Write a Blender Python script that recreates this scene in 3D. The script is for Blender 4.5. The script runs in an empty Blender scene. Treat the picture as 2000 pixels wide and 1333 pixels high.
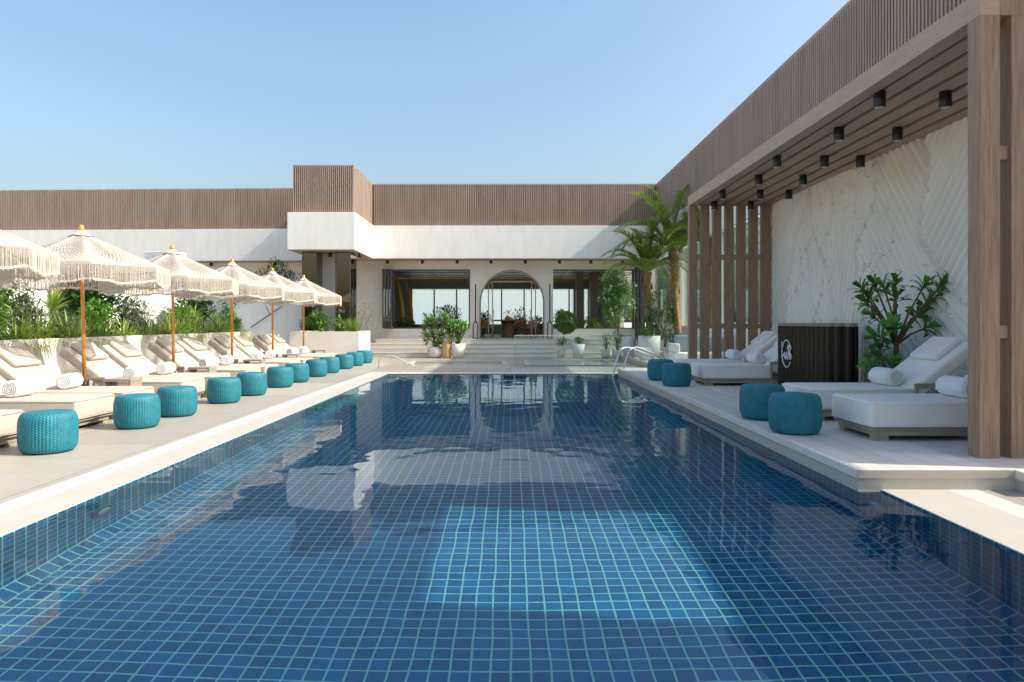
import bpy, bmesh, math, random
from mathutils import Vector, Matrix
R = math.radians
C = bpy.context.scene.collection
scn = bpy.context.scene

# ------------------------------------------------------------------ camera
F_PX, VPX, HZ, EYE = 1370.0, 997.0, 630.0, 1.25      # photo pixels (2000 wide), metres
cam = bpy.data.objects.new('camera', bpy.data.cameras.new('camera'))
C.objects.link(cam)
cam.location = (0, 0, EYE)
cam.rotation_euler = (R(90), 0, 0)
cam.data.sensor_width = 36
cam.data.lens = 36 * F_PX / 2000
cam.data.shift_x = (1000 - VPX) / 2000
cam.data.shift_y = -(666.5 - HZ) / 2000
cam.data.clip_start = 0.05
cam.data.clip_end = 6000
scn.camera = cam

# ------------------------------------------------------------------ sky, sun, exposure
SUN = Vector((1.0, -0.17, 0.86)).normalized()          # towards the sun
w = bpy.data.worlds.new('World'); scn.world = w; w.use_nodes = True
nt = w.node_tree
sky = nt.nodes.new('ShaderNodeTexSky'); sky.sky_type = 'NISHITA'; sky.sun_disc = False
sky.sun_elevation = math.asin(SUN.z)
sky.sun_rotation = math.atan2(SUN.x, SUN.y)
sky.altitude = 0; sky.air_density = 1.45; sky.dust_density = 4.6; sky.ozone_density = 3.8
bg = nt.nodes['Background']; bg.inputs['Strength'].default_value = 0.118
nt.links.new(sky.outputs[0], bg.inputs[0])
sun = bpy.data.objects.new('sun', bpy.data.lights.new('sun', 'SUN')); C.objects.link(sun)
sun.data.energy = 2.6; sun.data.angle = R(0.5); sun.data.color = (1.0, 0.93, 0.82)
sun.rotation_euler = (-SUN).to_track_quat('-Z', 'Y').to_euler()
sun.location = (30, -5, 30)
scn.view_settings.view_transform = 'Standard'
scn.view_settings.look = 'None'
scn.view_settings.exposure = 1.08
scn.view_settings.gamma = 1.0
cy = scn.cycles
cy.max_bounces = 12; cy.diffuse_bounces = 8; cy.glossy_bounces = 5; cy.transmission_bounces = 8
cy.transparent_max_bounces = 24
cy.use_denoising = True
cy.caustics_refractive = True; cy.caustics_reflective = False
cy.blur_glossy = 0.3
cy.sample_clamp_indirect = 6

# ------------------------------------------------------------------ materials
def mat(name, col, rough=0.7, metal=0.0, var=0.0, vscale=6.0, bump=0.0, bscale=60.0, spec=0.5, stretch=(1, 1, 1), col2=None, trans=0.0):
    m = bpy.data.materials.new(name); m.use_nodes = True
    n, l = m.node_tree.nodes, m.node_tree.links
    b = n['Principled BSDF']
    b.inputs['Base Color'].default_value = (*col, 1)
    b.inputs['Roughness'].default_value = rough
    b.inputs['Metallic'].default_value = metal
    b.inputs['Specular IOR Level'].default_value = spec
    if var or col2 or bump:
        tc = n.new('ShaderNodeTexCoord'); mp = n.new('ShaderNodeMapping')
        mp.inputs['Scale'].default_value = stretch
        l.new(tc.outputs['Object'], mp.inputs['Vector'])
    if var or col2:
        no = n.new('ShaderNodeTexNoise'); no.inputs['Scale'].default_value = vscale; no.inputs['Detail'].default_value = 6
        no.inputs['Roughness'].default_value = 0.65
        l.new(mp.outputs[0], no.inputs['Vector'])
        cr = n.new('ShaderNodeValToRGB')
        c1 = tuple(max(0, c * (1 - var)) for c in col) if not col2 else col
        c2 = tuple(min(1, c * (1 + var)) for c in col) if not col2 else col2
        cr.color_ramp.elements[0].color = (*c1, 1); cr.color_ramp.elements[0].position = 0.32
        cr.color_ramp.elements[1].color = (*c2, 1); cr.color_ramp.elements[1].position = 0.68
        l.new(no.outputs['Fac'], cr.inputs['Fac']); l.new(cr.outputs[0], b.inputs['Base Color'])
    if bump and name.startswith('fabric'):
        wr = n.new('ShaderNodeTexNoise'); wr.inputs['Scale'].default_value = 5.5; wr.inputs['Detail'].default_value = 3; wr.inputs['Distortion'].default_value = 1.2
        l.new(mp.outputs[0], wr.inputs['Vector']); b2 = n.new('ShaderNodeBump'); b2.inputs['Strength'].default_value = 0.5; b2.inputs['Distance'].default_value = 0.02; l.new(wr.outputs['Fac'], b2.inputs['Height'])
    if bump:
        nb = n.new('ShaderNodeTexNoise'); nb.inputs['Scale'].default_value = bscale; nb.inputs['Detail'].default_value = 4
        l.new(mp.outputs[0], nb.inputs['Vector'])
        bu = n.new('ShaderNodeBump'); bu.inputs['Strength'].default_value = bump; bu.inputs['Distance'].default_value = 0.01
        l.new(nb.outputs['Fac'], bu.inputs['Height']); l.new(bu.outputs[0], b.inputs['Normal'])
        if name.startswith('fabric'): l.new(b2.outputs[0], bu.inputs['Normal'])
    return m

def leafmat(name, c1, c2, rough=0.5):
    """foliage: colour varies from leaf to leaf (random per island), some light goes through"""
    m = bpy.data.materials.new(name); m.use_nodes = True
    n, l = m.node_tree.nodes, m.node_tree.links
    b = n['Principled BSDF']; b.inputs['Roughness'].default_value = rough
    g = n.new('ShaderNodeNewGeometry'); cr = n.new('ShaderNodeValToRGB')
    cr.color_ramp.elements[0].color = (*c1, 1); cr.color_ramp.elements[1].color = (*c2, 1)
    l.new(g.outputs['Random Per Island'], cr.inputs['Fac']); l.new(cr.outputs[0], b.inputs['Base Color'])
    t = n.new('ShaderNodeBsdfTranslucent'); mx = n.new('ShaderNodeMixShader'); mx.inputs[0].default_value = 0.28
    l.new(cr.outputs[0], t.inputs['Color'])
    l.new(b.outputs[0], mx.inputs[1]); l.new(t.outputs[0], mx.inputs[2])
    l.new(mx.outputs[0], n['Material Output'].inputs['Surface'])
    return m

def mnode(n, op, a=None, b=None, l=None, v=None):
    k = n.new('ShaderNodeMath'); k.operation = op
    if a is not None: l.new(a, k.inputs[0])
    if b is not None: l.new(b, k.inputs[1])
    if v is not None: k.inputs[1].default_value = v
    return k

def tilemat(name, tile, grout, size, gw, rough=0.3, var=0.25, off=(0, 0), size2=None, gbump=0.25):
    """tiles laid out on the mesh UVs, which are in metres"""
    m = bpy.data.materials.new(name); m.use_nodes = True
    n, l = m.node_tree.nodes, m.node_tree.links
    b = n['Principled BSDF']; b.inputs['Roughness'].default_value = rough
    uv = n.new('ShaderNodeUVMap'); sp = n.new('ShaderNodeSeparateXYZ'); l.new(uv.outputs[0], sp.inputs[0])
    masks, cells = [], []
    for i in (0, 1):
        sz = size if i == 0 or not size2 else size2
        a = mnode(n, 'ADD', sp.outputs[i], None, l, off[i]); d = mnode(n, 'DIVIDE', a.outputs[0], None, l, sz)
        fl = mnode(n, 'FLOOR', d.outputs[0], None, l); cells.append(fl)
        fr = mnode(n, 'SUBTRACT', d.outputs[0], fl.outputs[0], l)
        s1 = mnode(n, 'SUBTRACT', fr.outputs[0], None, l, 0.5); ab = mnode(n, 'ABSOLUTE', s1.outputs[0], None, l)
        gt = mnode(n, 'GREATER_THAN', ab.outputs[0], None, l, 0.5 - gw / sz / 2); masks.append(gt)
    mxm = mnode(n, 'MAXIMUM', masks[0].outputs[0], masks[1].outputs[0], l)
    cb = n.new('ShaderNodeCombineXYZ'); l.new(cells[0].outputs[0], cb.inputs[0]); l.new(cells[1].outputs[0], cb.inputs[1])
    wn = n.new('ShaderNodeTexWhiteNoise'); l.new(cb.outputs[0], wn.inputs['Vector'])
    no = n.new('ShaderNodeTexNoise'); no.inputs['Scale'].default_value = 5; no.inputs['Detail'].default_value = 5; l.new(uv.outputs[0], no.inputs['Vector'])
    av = mnode(n, 'ADD', wn.outputs['Value'], no.outputs['Fac'], l); hv = mnode(n, 'MULTIPLY', av.outputs[0], None, l, 0.5)
    cr = n.new('ShaderNodeValToRGB')
    cr.color_ramp.elements[0].color = (*[c * (1 - var) for c in tile], 1); cr.color_ramp.elements[0].position = 0.2
    cr.color_ramp.elements[1].color = (*[c * (1 + var) for c in tile], 1); cr.color_ramp.elements[1].position = 0.8
    l.new(hv.outputs[0], cr.inputs['Fac'])
    mx = n.new('ShaderNodeMix'); mx.data_type = 'RGBA'
    l.new(mxm.outputs[0], mx.inputs[0]); l.new(cr.outputs[0], mx.inputs[6]); mx.inputs[7].default_value = (*grout, 1)
    l.new(mx.outputs[2], b.inputs['Base Color'])
    bu = n.new('ShaderNodeBump'); bu.invert = True; bu.inputs['Strength'].default_value = gbump; bu.inputs['Distance'].default_value = 0.003
    l.new(mxm.outputs[0], bu.inputs['Height']); l.new(bu.outputs[0], b.inputs['Normal'])
    return m

def glassmat(name, tint=(0.85, 0.95, 0.93), refl=0.6, rough=0.0):
    m = bpy.data.materials.new(name); m.use_nodes = True
    n, l = m.node_tree.nodes, m.node_tree.links
    n.remove(n['Principled BSDF'])
    t = n.new('ShaderNodeBsdfTransparent'); t.inputs[0].default_value = (*tint, 1)
    g = n.new('ShaderNodeBsdfGlossy'); g.inputs['Roughness'].default_value = rough
    fr = n.new('ShaderNodeFresnel'); fr.inputs['IOR'].default_value = 1.5
    mu = mnode(n, 'MULTIPLY', fr.outputs[0], None, l, refl)
    mx = n.new('ShaderNodeMixShader'); l.new(mu.outputs[0], mx.inputs[0]); l.new(t.outputs[0], mx.inputs[1]); l.new(g.outputs[0], mx.inputs[2])
    l.new(mx.outputs[0], n['Material Output'].inputs['Surface'])
    return m

def watermat():
    m = bpy.data.materials.new('water'); m.use_nodes = True
    n, l = m.node_tree.nodes, m.node_tree.links
    n.remove(n['Principled BSDF'])
    rf = n.new('ShaderNodeBsdfRefraction'); rf.inputs['Color'].default_value = (0.88, 0.985, 1.0, 1); rf.inputs['Roughness'].default_value = 0.0; rf.inputs['IOR'].default_value = 1.33
    gl = n.new('ShaderNodeBsdfGlossy'); gl.inputs['Roughness'].default_value = 0.0; gl.inputs['Color'].default_value = (0.92, 0.97, 1.0, 1)
    fr = n.new('ShaderNodeFresnel'); fr.inputs['IOR'].default_value = 1.33
    mu = mnode(n, 'MULTIPLY', fr.outputs[0], None, l, 0.72)
    mx = n.new('ShaderNodeMixShader'); l.new(mu.outputs[0], mx.inputs[0]); l.new(rf.outputs[0], mx.inputs[1]); l.new(gl.outputs[0], mx.inputs[2])
    l.new(mx.outputs[0], n['Material Output'].inputs['Surface'])
    tc = n.new('ShaderNodeTexCoord'); mp = n.new('ShaderNodeMapping'); mp.inputs['Scale'].default_value = (0.8, 1.6, 1)
    l.new(tc.outputs['Object'], mp.inputs['Vector'])
    a = n.new('ShaderNodeTexNoise'); a.inputs['Scale'].default_value = 2.6; a.inputs['Detail'].default_value = 4; a.inputs['Roughness'].default_value = 0.45
    l.new(mp.outputs[0], a.inputs['Vector'])
    bu = n.new('ShaderNodeBump'); bu.inputs['Strength'].default_value = 0.08; bu.inputs['Distance'].default_value = 0.01
    l.new(a.outputs['Fac'], bu.inputs['Height'])
    for q in (rf, gl, fr): l.new(bu.outputs[0], q.inputs['Normal'])
    return m

def crochetmat():
    """open lace: round holes in rings about the pole, denser towards the top; UV = (turn, distance down the canopy)"""
    m = bpy.data.materials.new('crochet'); m.use_nodes = True
    n, l = m.node_tree.nodes, m.node_tree.links
    b = n['Principled BSDF']; b.inputs['Roughness'].default_value = 0.95; b.inputs['Specular IOR Level'].default_value = 0.1
    b.inputs['Base Color'].default_value = (0.60, 0.555, 0.48, 1)
    uv = n.new('ShaderNodeUVMap'); sp = n.new('ShaderNodeSeparateXYZ'); l.new(uv.outputs[0], sp.inputs[0])
    ring = mnode(n, 'MULTIPLY', sp.outputs[1], None, l, 21.0)
    fl = mnode(n, 'FLOOR', ring.outputs[0], None, l); par = mnode(n, 'MODULO', fl.outputs[0], None, l, 2.0)
    hp = mnode(n, 'MULTIPLY', par.outputs[0], None, l, 0.5)
    u = mnode(n, 'MULTIPLY', sp.outputs[0], None, l, 96.0); u2 = mnode(n, 'ADD', u.outputs[0], hp.outputs[0], l)
    def tri(x):
        f = mnode(n, 'FRACT', x, None, l); s = mnode(n, 'SUBTRACT', f.outputs[0], None, l, 0.5); return mnode(n, 'MULTIPLY', s.outputs[0], s.outputs[0], l)
    su, sv = tri(u2.outputs[0]), tri(ring.outputs[0])
    d = mnode(n, 'ADD', su.outputs[0], sv.outputs[0], l)
    # hole size: large in the middle of each panel, small near the ribs, the top and the hem
    pu = mnode(n, 'MULTIPLY', sp.outputs[0], None, l, 8.0); pt = tri(pu.outputs[0])
    pv = mnode(n, 'SUBTRACT', sp.outputs[1], None, l, 0.55); pv2 = mnode(n, 'MULTIPLY', pv.outputs[0], pv.outputs[0], l)
    q = mnode(n, 'ADD', pt.outputs[0], pv2.outputs[0], l); q2 = mnode(n, 'MULTIPLY', q.outputs[0], None, l, -0.75)
    th = mnode(n, 'ADD', q2.outputs[0], None, l, 0.172)
    hole = mnode(n, 'LESS_THAN', d.outputs[0], th.outputs[0], l)
    t = n.new('ShaderNodeBsdfTransparent'); tl = n.new('ShaderNodeBsdfTranslucent'); tl.inputs[0].default_value = (0.62, 0.55, 0.44, 1)
    m1 = n.new('ShaderNodeMixShader'); m1.inputs[0].default_value = 0.3; l.new(b.outputs[0], m1.inputs[1]); l.new(tl.outputs[0], m1.inputs[2])
    m2 = n.new('ShaderNodeMixShader'); l.new(hole.outputs[0], m2.inputs[0]); l.new(m1.outputs[0], m2.inputs[1]); l.new(t.outputs[0], m2.inputs[2])
    l.new(m2.outputs[0], n['Material Output'].inputs['Surface'])
    wv = n.new('ShaderNodeTexNoise'); wv.inputs['Scale'].default_value = 300; l.new(uv.outputs[0], wv.inputs['Vector'])
    bu = n.new('ShaderNodeBump'); bu.invert = True; bu.inputs['Strength'].default_value = 0.6; bu.inputs['Distance'].default_value = 0.01
    l.new(d.outputs[0], bu.inputs['Height']); l.new(bu.outputs[0], b.inputs['Normal'])
    return m

def diffusermat():
    m = bpy.data.materials.new('diffuser'); m.use_nodes = True
    n, l = m.node_tree.nodes, m.node_tree.links
    n.remove(n['Principled BSDF'])
    t = n.new('ShaderNodeBsdfTranslucent'); t.inputs[0].default_value = (0.92, 0.99, 0.97, 1)
    tr = n.new('ShaderNodeBsdfTransparent'); tr.inputs[0].default_value = (0.9, 1, 1, 1)
    mx = n.new('ShaderNodeMixShader'); mx.inputs[0].default_value = 0.35; l.new(t.outputs[0], mx.inputs[1]); l.new(tr.outputs[0], mx.inputs[2])
    l.new(mx.outputs[0], n['Material Output'].inputs['Surface'])
    return m

M = dict(
    plaster=mat('plaster', (0.84, 0.82, 0.77), 0.9, var=0.05, vscale=2.2, stretch=(1.5, 1.5, 0.3), bump=0.25, bscale=25, spec=0.2),
    plaster_warm=mat('plaster_warm', (0.86, 0.81, 0.73), 0.9, var=0.05, vscale=1.2, bump=0.2, bscale=25, spec=0.2),
    batten=mat('batten', (0.365, 0.27, 0.21), 0.6, var=0.16, vscale=3, stretch=(1, 1, 0.15), bump=0.1, bscale=80),
    batten_back=mat('batten_back', (0.13, 0.10, 0.08), 0.8),
    timber=mat('timber', (0.25, 0.155, 0.095), 0.55, col2=(0.42, 0.285, 0.19), vscale=9, stretch=(6, 6, 0.35), bump=0.2, bscale=40),
    timber_long=mat('timber_long', (0.42, 0.295, 0.205), 0.55, col2=(0.53, 0.385, 0.28), vscale=9, stretch=(6, 0.35, 6), bump=0.15, bscale=40),
    soffit=mat('soffit', (0.42, 0.32, 0.24), 0.7, var=0.1, vscale=3),
    deck=tilemat('deck_paving', (0.40, 0.365, 0.30), (0.20, 0.175, 0.14), 1.2, 0.012, 0.5, 0.15, size2=2.4, gbump=0.1),
    deck_plank=tilemat('deck_plank', (0.74, 0.68, 0.60), (0.42, 0.38, 0.33), 2.6, 0.008, 0.5, 0.13, size2=0.2, gbump=0.1),
    coping=mat('coping', (0.54, 0.50, 0.42), 0.55, var=0.05, vscale=2.0),
    ground=mat('ground', (0.60, 0.53, 0.43), 0.9, var=0.15, vscale=0.05),
    pool=tilemat('pool_tile', (0.003, 0.120, 0.275), (0.20, 0.52, 0.51), 0.1, 0.011, 0.35, 0.24, off=(0.0, 0.045)),
    water=watermat(),
    fabric=mat('fabric', (0.54, 0.48, 0.40), 0.95, var=0.04, vscale=3, bump=0.25, bscale=350, spec=0.15),
    fabric_white=mat('fabric_white', (0.88, 0.84, 0.78), 0.95, var=0.03, vscale=3, bump=0.2, bscale=350, spec=0.15),
    towel=mat('towel', (0.88, 0.88, 0.88), 1.0, bump=0.9, bscale=160, spec=0.1, var=0.03, vscale=20),
    frame=mat('lounger_frame', (0.36, 0.31, 0.24), 0.6, var=0.12, vscale=8),
    rattan=mat('rattan', (0.012, 0.185, 0.235), 0.55, var=0.22, vscale=14),
    pole=mat('pole', (0.45, 0.17, 0.025), 0.35, col2=(0.70, 0.33, 0.06), vscale=12, stretch=(1, 1, 0.2)),
    brass=mat('brass', (0.62, 0.34, 0.05), 0.35, var=0.1),
    rope=mat('rope', (0.60, 0.55, 0.465), 0.95, var=0.1, vscale=30, spec=0.1),
    crochet=crochetmat(),
    black=mat('black_metal', (0.012, 0.012, 0.014), 0.4),
    lamp_ring=mat('lamp_ring', (0.12, 0.30, 0.36), 0.3), lamp_glass=mat('lamp_glass', (0.55, 0.75, 0.78), 0.2),
    lens=mat('lens', (0.55, 0.55, 0.52), 0.3),
    steel=mat('steel', (0.75, 0.75, 0.74), 0.12, 1.0),
    mirror=mat('bronze_mirror', (0.20, 0.16, 0.125), 0.05, 1.0),
    dark_frame=mat('dark_frame', (0.10, 0.09, 0.085), 0.4, 0.3),
    bronze=mat('bronze_frame', (0.30, 0.22, 0.15), 0.35, 0.7),
    glass=glassmat('clear_glass', (0.965, 0.985, 0.98), 0.5),
    glass_pale=glassmat('pale_glass', (0.80, 0.92, 0.90), 0.8),
    glaze=mat('black_glaze', (0.003, 0.003, 0.003), 0.16, spec=0.22, col2=(0.006, 0.005, 0.004), vscale=9, stretch=(1, 1, 2), bump=0.25, bscale=25),
    logo=mat('logo_white', (0.85, 0.85, 0.83), 0.5),
    bar_trim=mat('bar_trim', (0.26, 0.22, 0.16), 0.4),
    stone=mat('pot_stone', (0.68, 0.63, 0.55), 0.85, var=0.1, vscale=5, bump=0.3, bscale=30),
    stone_white=mat('pot_white', (0.78, 0.75, 0.70), 0.8, var=0.05, vscale=4, bump=0.2, bscale=30),
    clay=mat('pot_clay', (0.55, 0.34, 0.16), 0.85, var=0.15, vscale=7, bump=0.3, bscale=30),
    soil=mat('soil', (0.06, 0.045, 0.03), 1.0),
    bark=mat('bark', (0.20, 0.125, 0.07), 0.9, var=0.35, vscale=9, bump=0.8, bscale=18),
    palm_bark=mat('palm_bark', (0.25, 0.13, 0.055), 0.9, col2=(0.50, 0.30, 0.14), vscale=7, stretch=(1, 1, 3), bump=1.0, bscale=14),
    bark_pale=mat('bark_pale', (0.26, 0.21, 0.15), 0.85, var=0.3, vscale=14, bump=0.5, bscale=30),
    leaf_bright=leafmat('leaf_bright', (0.07, 0.20, 0.02), (0.24, 0.42, 0.07), 0.4),
    leaf_mid=leafmat('leaf_mid', (0.05, 0.14, 0.02), (0.15, 0.28, 0.05)),
    leaf_dark=leafmat('leaf_dark', (0.02, 0.07, 0.012), (0.065, 0.16, 0.03), 0.4),
    leaf_grass=leafmat('leaf_grass', (0.11, 0.20, 0.02), (0.32, 0.42, 0.08)),
    leaf_palm=leafmat('leaf_palm', (0.16, 0.28, 0.03), (0.52, 0.62, 0.13), 0.4),
    leaf_grey=leafmat('leaf_grey', (0.09, 0.13, 0.06), (0.22, 0.26, 0.15)),
    leaf_gloss=leafmat('leaf_gloss', (0.05, 0.19, 0.03), (0.17, 0.40, 0.08), 0.3),
    flower=mat('flower', (0.85, 0.82, 0.78), 0.8),
    interior=mat('interior', (0.42, 0.45, 0.42), 0.8, var=0.05, vscale=1),
    interior_grey=mat('interior_grey', (0.30, 0.35, 0.34), 0.8),
    ceiling_metal=mat('ceiling_panels', (0.34, 0.33, 0.30), 0.5, var=0.2, vscale=2),
    amber=mat('amber', (0.72, 0.38, 0.06), 0.4, var=0.1),
    table_wood=mat('table_wood', (0.20, 0.12, 0.08), 0.5, var=0.2, vscale=5),
    fruit=mat('fruit', (0.75, 0.50, 0.03), 0.5),
    chair=mat('chair_leather', (0.48, 0.27, 0.11), 0.6, var=0.1),
    grate=None,
)
def gratemat():
    m = tilemat('grate', (0.72, 0.69, 0.62), (0.40, 0.37, 0.31), 0.03, 0.006, 0.5, 0.03, size2=10.0)
    return m
M['grate'] = gratemat()

# ------------------------------------------------------------------ mesh building
class MB:
    def __init__(s): s.v, s.f, s.uv, s.sm = [], [], {}, set()
    def add(s, vs, fs, smooth=False, uvs=None):
        o = len(s.v); s.v += [tuple(v) for v in vs]
        for k, f in enumerate(fs):
            if smooth: s.sm.add(len(s.f))
            if uvs: s.uv[len(s.f)] = uvs[k]
            s.f.append(tuple(i + o for i in f))
        return s
    def box(s, x0, x1, y0, y1, z0, z1):
        vs = [(x, y, z) for z in (z0, z1) for y in (y0, y1) for x in (x0, x1)]
        return s.add(vs, [(0, 2, 3, 1), (4, 5, 7, 6), (0, 1, 5, 4), (2, 6, 7, 3), (0, 4, 6, 2), (1, 3, 7, 5)])
    def obox(s, c, ax, ay, az):
        """box from a centre and three half-axis vectors"""
        c, ax, ay, az = map(Vector, (c, ax, ay, az))
        vs = [c + i * ax + j * ay + k * az for k in (-1, 1) for j in (-1, 1) for i in (-1, 1)]
        return s.add(vs, [(0, 2, 3, 1), (4, 5, 7, 6), (0, 1, 5, 4), (2, 6, 7, 3), (0, 4, 6, 2), (1, 3, 7, 5)])
    def prism(s, poly, z0, z1):
        n = len(poly)
        vs = [(x, y, z0) for x, y in poly] + [(x, y, z1) for x, y in poly]
        fs = [tuple(range(n - 1, -1, -1)), tuple(range(n, 2 * n))] + [(i, (i + 1) % n, n + (i + 1) % n, n + i) for i in range(n)]
        return s.add(vs, fs)
    def tube(s, pts, r, n=8, cap=True):
        pts = [Vector(p) for p in pts]; m = len(pts)
        rs = r if isinstance(r, (list, tuple)) else [r] * m
        vs, prev = [], None
        for i, p in enumerate(pts):
            t = (pts[min(i + 1, m - 1)] - pts[max(i - 1, 0)]).normalized()
            if prev is None:
                a = t.orthogonal().normalized()
            else:
                a = (prev - t * prev.dot(t))
                a = a.normalized() if a.length > 1e-6 else t.orthogonal().normalized()
            prev = a; b = t.cross(a)
            for k in range(n):
                th = 2 * math.pi * k / n
                vs.append(p + rs[i] * (math.cos(th) * a + math.sin(th) * b))
        fs = [(i * n + k, i * n + (k + 1) % n, (i + 1) * n + (k + 1) % n, (i + 1) * n + k) for i in range(m - 1) for k in range(n)]
        s.add(vs, fs, True)
        if cap:
            o = len(s.v) - len(vs)
            s.f.append(tuple(o + k for k in range(n - 1, -1, -1))); s.f.append(tuple(o + (m - 1) * n + k for k in range(n)))
        return s
    def lathe(s, prof, n=32, c=(0, 0), ph=0.0, smooth=True, mod=None):
        vs, m = [], len(prof)
        for j, (r, z) in enumerate(prof):
            for k in range(n):
                th = 2 * math.pi * k / n + ph
                rr = r * (mod(th, j) if mod else 1)
                vs.append((c[0] + rr * math.cos(th), c[1] + rr * math.sin(th), z))
        fs = [(j * n + k, j * n + (k + 1) % n, (j + 1) * n + (k + 1) % n, (j + 1) * n + k) for j in range(m - 1) for k in range(n)]
        s.add(vs, fs, smooth)
        o = len(s.v) - len(vs)
        if prof[0][0] > 1e-5: s.f.append(tuple(o + k for k in range(n - 1, -1, -1)))
        if prof[-1][0] > 1e-5: s.f.append(tuple(o + (m - 1) * n + k for k in range(n)))
        return s
    def quad(s, a, b, c, d, uv=None):
        return s.add([a, b, c, d], [(0, 1, 2, 3)], uvs=[uv] if uv else None)
    def leaf(s, p, d, up, L, W, bend=0.3, wide=0.5):
        p, d, up = Vector(p), Vector(d).normalized(), Vector(up)
        side = d.cross(up); side = side.normalized() if side.length > 1e-4 else d.orthogonal().normalized()
        nn = side.cross(d).normalized()
        m1 = p + d * L * wide * 0.55 + nn * bend * L * 0.10; m2 = p + d * L * min(0.93, wide * 1.35) - nn * bend * L * 0.06
        tip = p + d * L - nn * bend * L * 0.4
        h = nn * W * 0.12
        s.add([p, m1 + side * W * 0.42 + h, m2 + side * W * 0.5 + h, tip, m2 - side * W * 0.5 + h, m1 - side * W * 0.42 + h, m1, m2],
              [(0, 6, 1), (6, 7, 2, 1), (7, 3, 2), (0, 5, 6), (6, 5, 4, 7), (7, 4, 3)], True)
        return s
    def blade(s, p, d, L, W, droop=0.5, seg=4):
        """a long narrow leaf that arches over"""
        p, d = Vector(p), Vector(d).normalized()
        side = d.cross(Vector((0, 0, 1)))
        side = side.normalized() if side.length > 1e-3 else Vector((1, 0, 0))
        vs, cur, dd = [], p.copy(), d.copy()
        for i in range(seg + 1):
            wv = W * (1 - (i / seg) ** 1.6) * 0.5 + 0.0008
            vs += [cur + side * wv, cur - side * wv]
            cur = cur + dd * L / seg
            dd = (dd + Vector((0, 0, -droop / seg))).normalized()
        s.add(vs, [(2 * i, 2 * i + 1, 2 * i + 3, 2 * i + 2) for i in range(seg)], True)
        return s
    def build(s, name, m, parent=None, bevel=0.0, seg=2, fix=True, subsurf=0):
        me = bpy.data.meshes.new(name); me.from_pydata(s.v, [], s.f)
        me.materials.append(m)
        if s.uv:
            ul = me.uv_layers.new(name='UVMap')
            for pi, p in enumerate(me.polygons):
                if pi in s.uv:
                    for k, li in enumerate(p.loop_indices): ul.data[li].uv = s.uv[pi][k]
        for i in s.sm: me.polygons[i].use_smooth = True
        if fix:
            bm = bmesh.new(); bm.from_mesh(me); bmesh.ops.recalc_face_normals(bm, faces=bm.faces)
            bm.to_mesh(me); bm.free()
        o = bpy.data.objects.new(name, me); C.objects.link(o)
        if parent is not None: o.parent = parent
        if bevel:
            b = o.modifiers.new('bevel', 'BEVEL'); b.width = bevel; b.segments = seg; b.limit_method = 'ANGLE'; b.angle_limit = R(35)
            if seg > 2:
                for p in me.polygons: p.use_smooth = True
        return o

def tag(o, label=None, cat=None, group=None, kind=None):
    if label: o['label'] = label
    if cat: o['category'] = cat
    if group: o['group'] = group
    if kind: o['kind'] = kind
    return o
def thing(name, label, cat, loc=(0, 0, 0), rz=0.0, group=None):
    o = bpy.data.objects.new(name, None); C.objects.link(o); o.empty_display_size = 0.2
    o.location = loc; o.rotation_euler = (0, 0, rz)
    return tag(o, label, cat, group)
def structure(o): return tag(o, kind='structure')
def kids(o): return [c for c in bpy.data.objects if c.parent == o]
def dup(o, parent=None):
    c = o.copy(); C.objects.link(c); c.parent = parent
    for ch in kids(o): dup(ch, c)
    return c
def at(px, py, Y):
    """world x and z of a photo pixel at depth Y"""
    return ((px - VPX) * Y / F_PX, EYE + (HZ - py) * Y / F_PX)
rnd = random.Random(7)

# ------------------------------------------------------------------ ground, decks
XL, XR, Y0, Y1, PD = -2.97, 2.755, -1.5, 16.95, 1.03          # pool inner faces, depth
def sheet(name, rects, z, m, skirt=None):
    b = MB()
    for x0, x1, y0, y1 in rects:
        b.quad((x0, y0, z), (x1, y0, z), (x1, y1, z), (x0, y1, z), uv=[(x0, y0), (x1, y0), (x1, y1), (x0, y1)])
    return structure(b.build(name, m, fix=False))
BX0, BX1, BY0, BY1 = XL - 0.4, XR + 0.4, Y0 - 0.4, Y1 + 0.4
Bg = 3000
sheet('ground', [(-Bg, Bg, -Bg, BY0), (-Bg, Bg, BY1, Bg), (-Bg, BX0, BY0, BY1), (BX1, Bg, BY0, BY1)], -0.03, M['ground'])
G1, G2 = XL - 0.33, XL - 0.53                                   # grate line
H1, H2 = XR + 0.50, XR + 0.72
sheet('pool_deck', [(-24, G2, -6, 32), (G2, 24, Y1 + 0.55, 32), (H2, 24, -6, Y1 + 0.55), (G2, H2, -6, Y0 - 0.55)], 0.0, M['deck'])
b = MB()
for x0, x1, y0, y1 in [(G1, XL - 0.003, Y0 - 0.35, Y1 + 0.35), (XR + 0.003, H1, Y0 - 0.35, Y1 + 0.35), (XL - 0.003, XR + 0.003, Y1 + 0.003, Y1 + 0.35), (XL - 0.003, XR + 0.003, Y0 - 0.35, Y0 - 0.003)]:
    b.box(x0, x1, y0, y1, -0.04, 0.006)
structure(b.build('pool_coping', M['coping'], bevel=0.004))
b = MB()
for x0, x1, y0, y1 in [(G2, G1, -6, Y1 + 0.55), (H1, H2, -6, Y1 + 0.55)]:
    b.quad((x0, y0, 0.004), (x1, y0, 0.004), (x1, y1, 0.004), (x0, y1, 0.004), uv=[(y0, x0 + 20), (y0, x1 + 20), (y1, x1 + 20), (y1, x0 + 20)])
for x0, x1, y0, y1 in [(G1, H1, Y1 + 0.35, Y1 + 0.55)]:
    b.quad((x0, y0, 0.004), (x1, y0, 0.004), (x1, y1, 0.004), (x0, y1, 0.004), uv=[(x0, y0), (x1, y0), (x1, y1), (x0, y1)])
structure(b.build('overflow_grate', M['grate'], fix=False))
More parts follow.
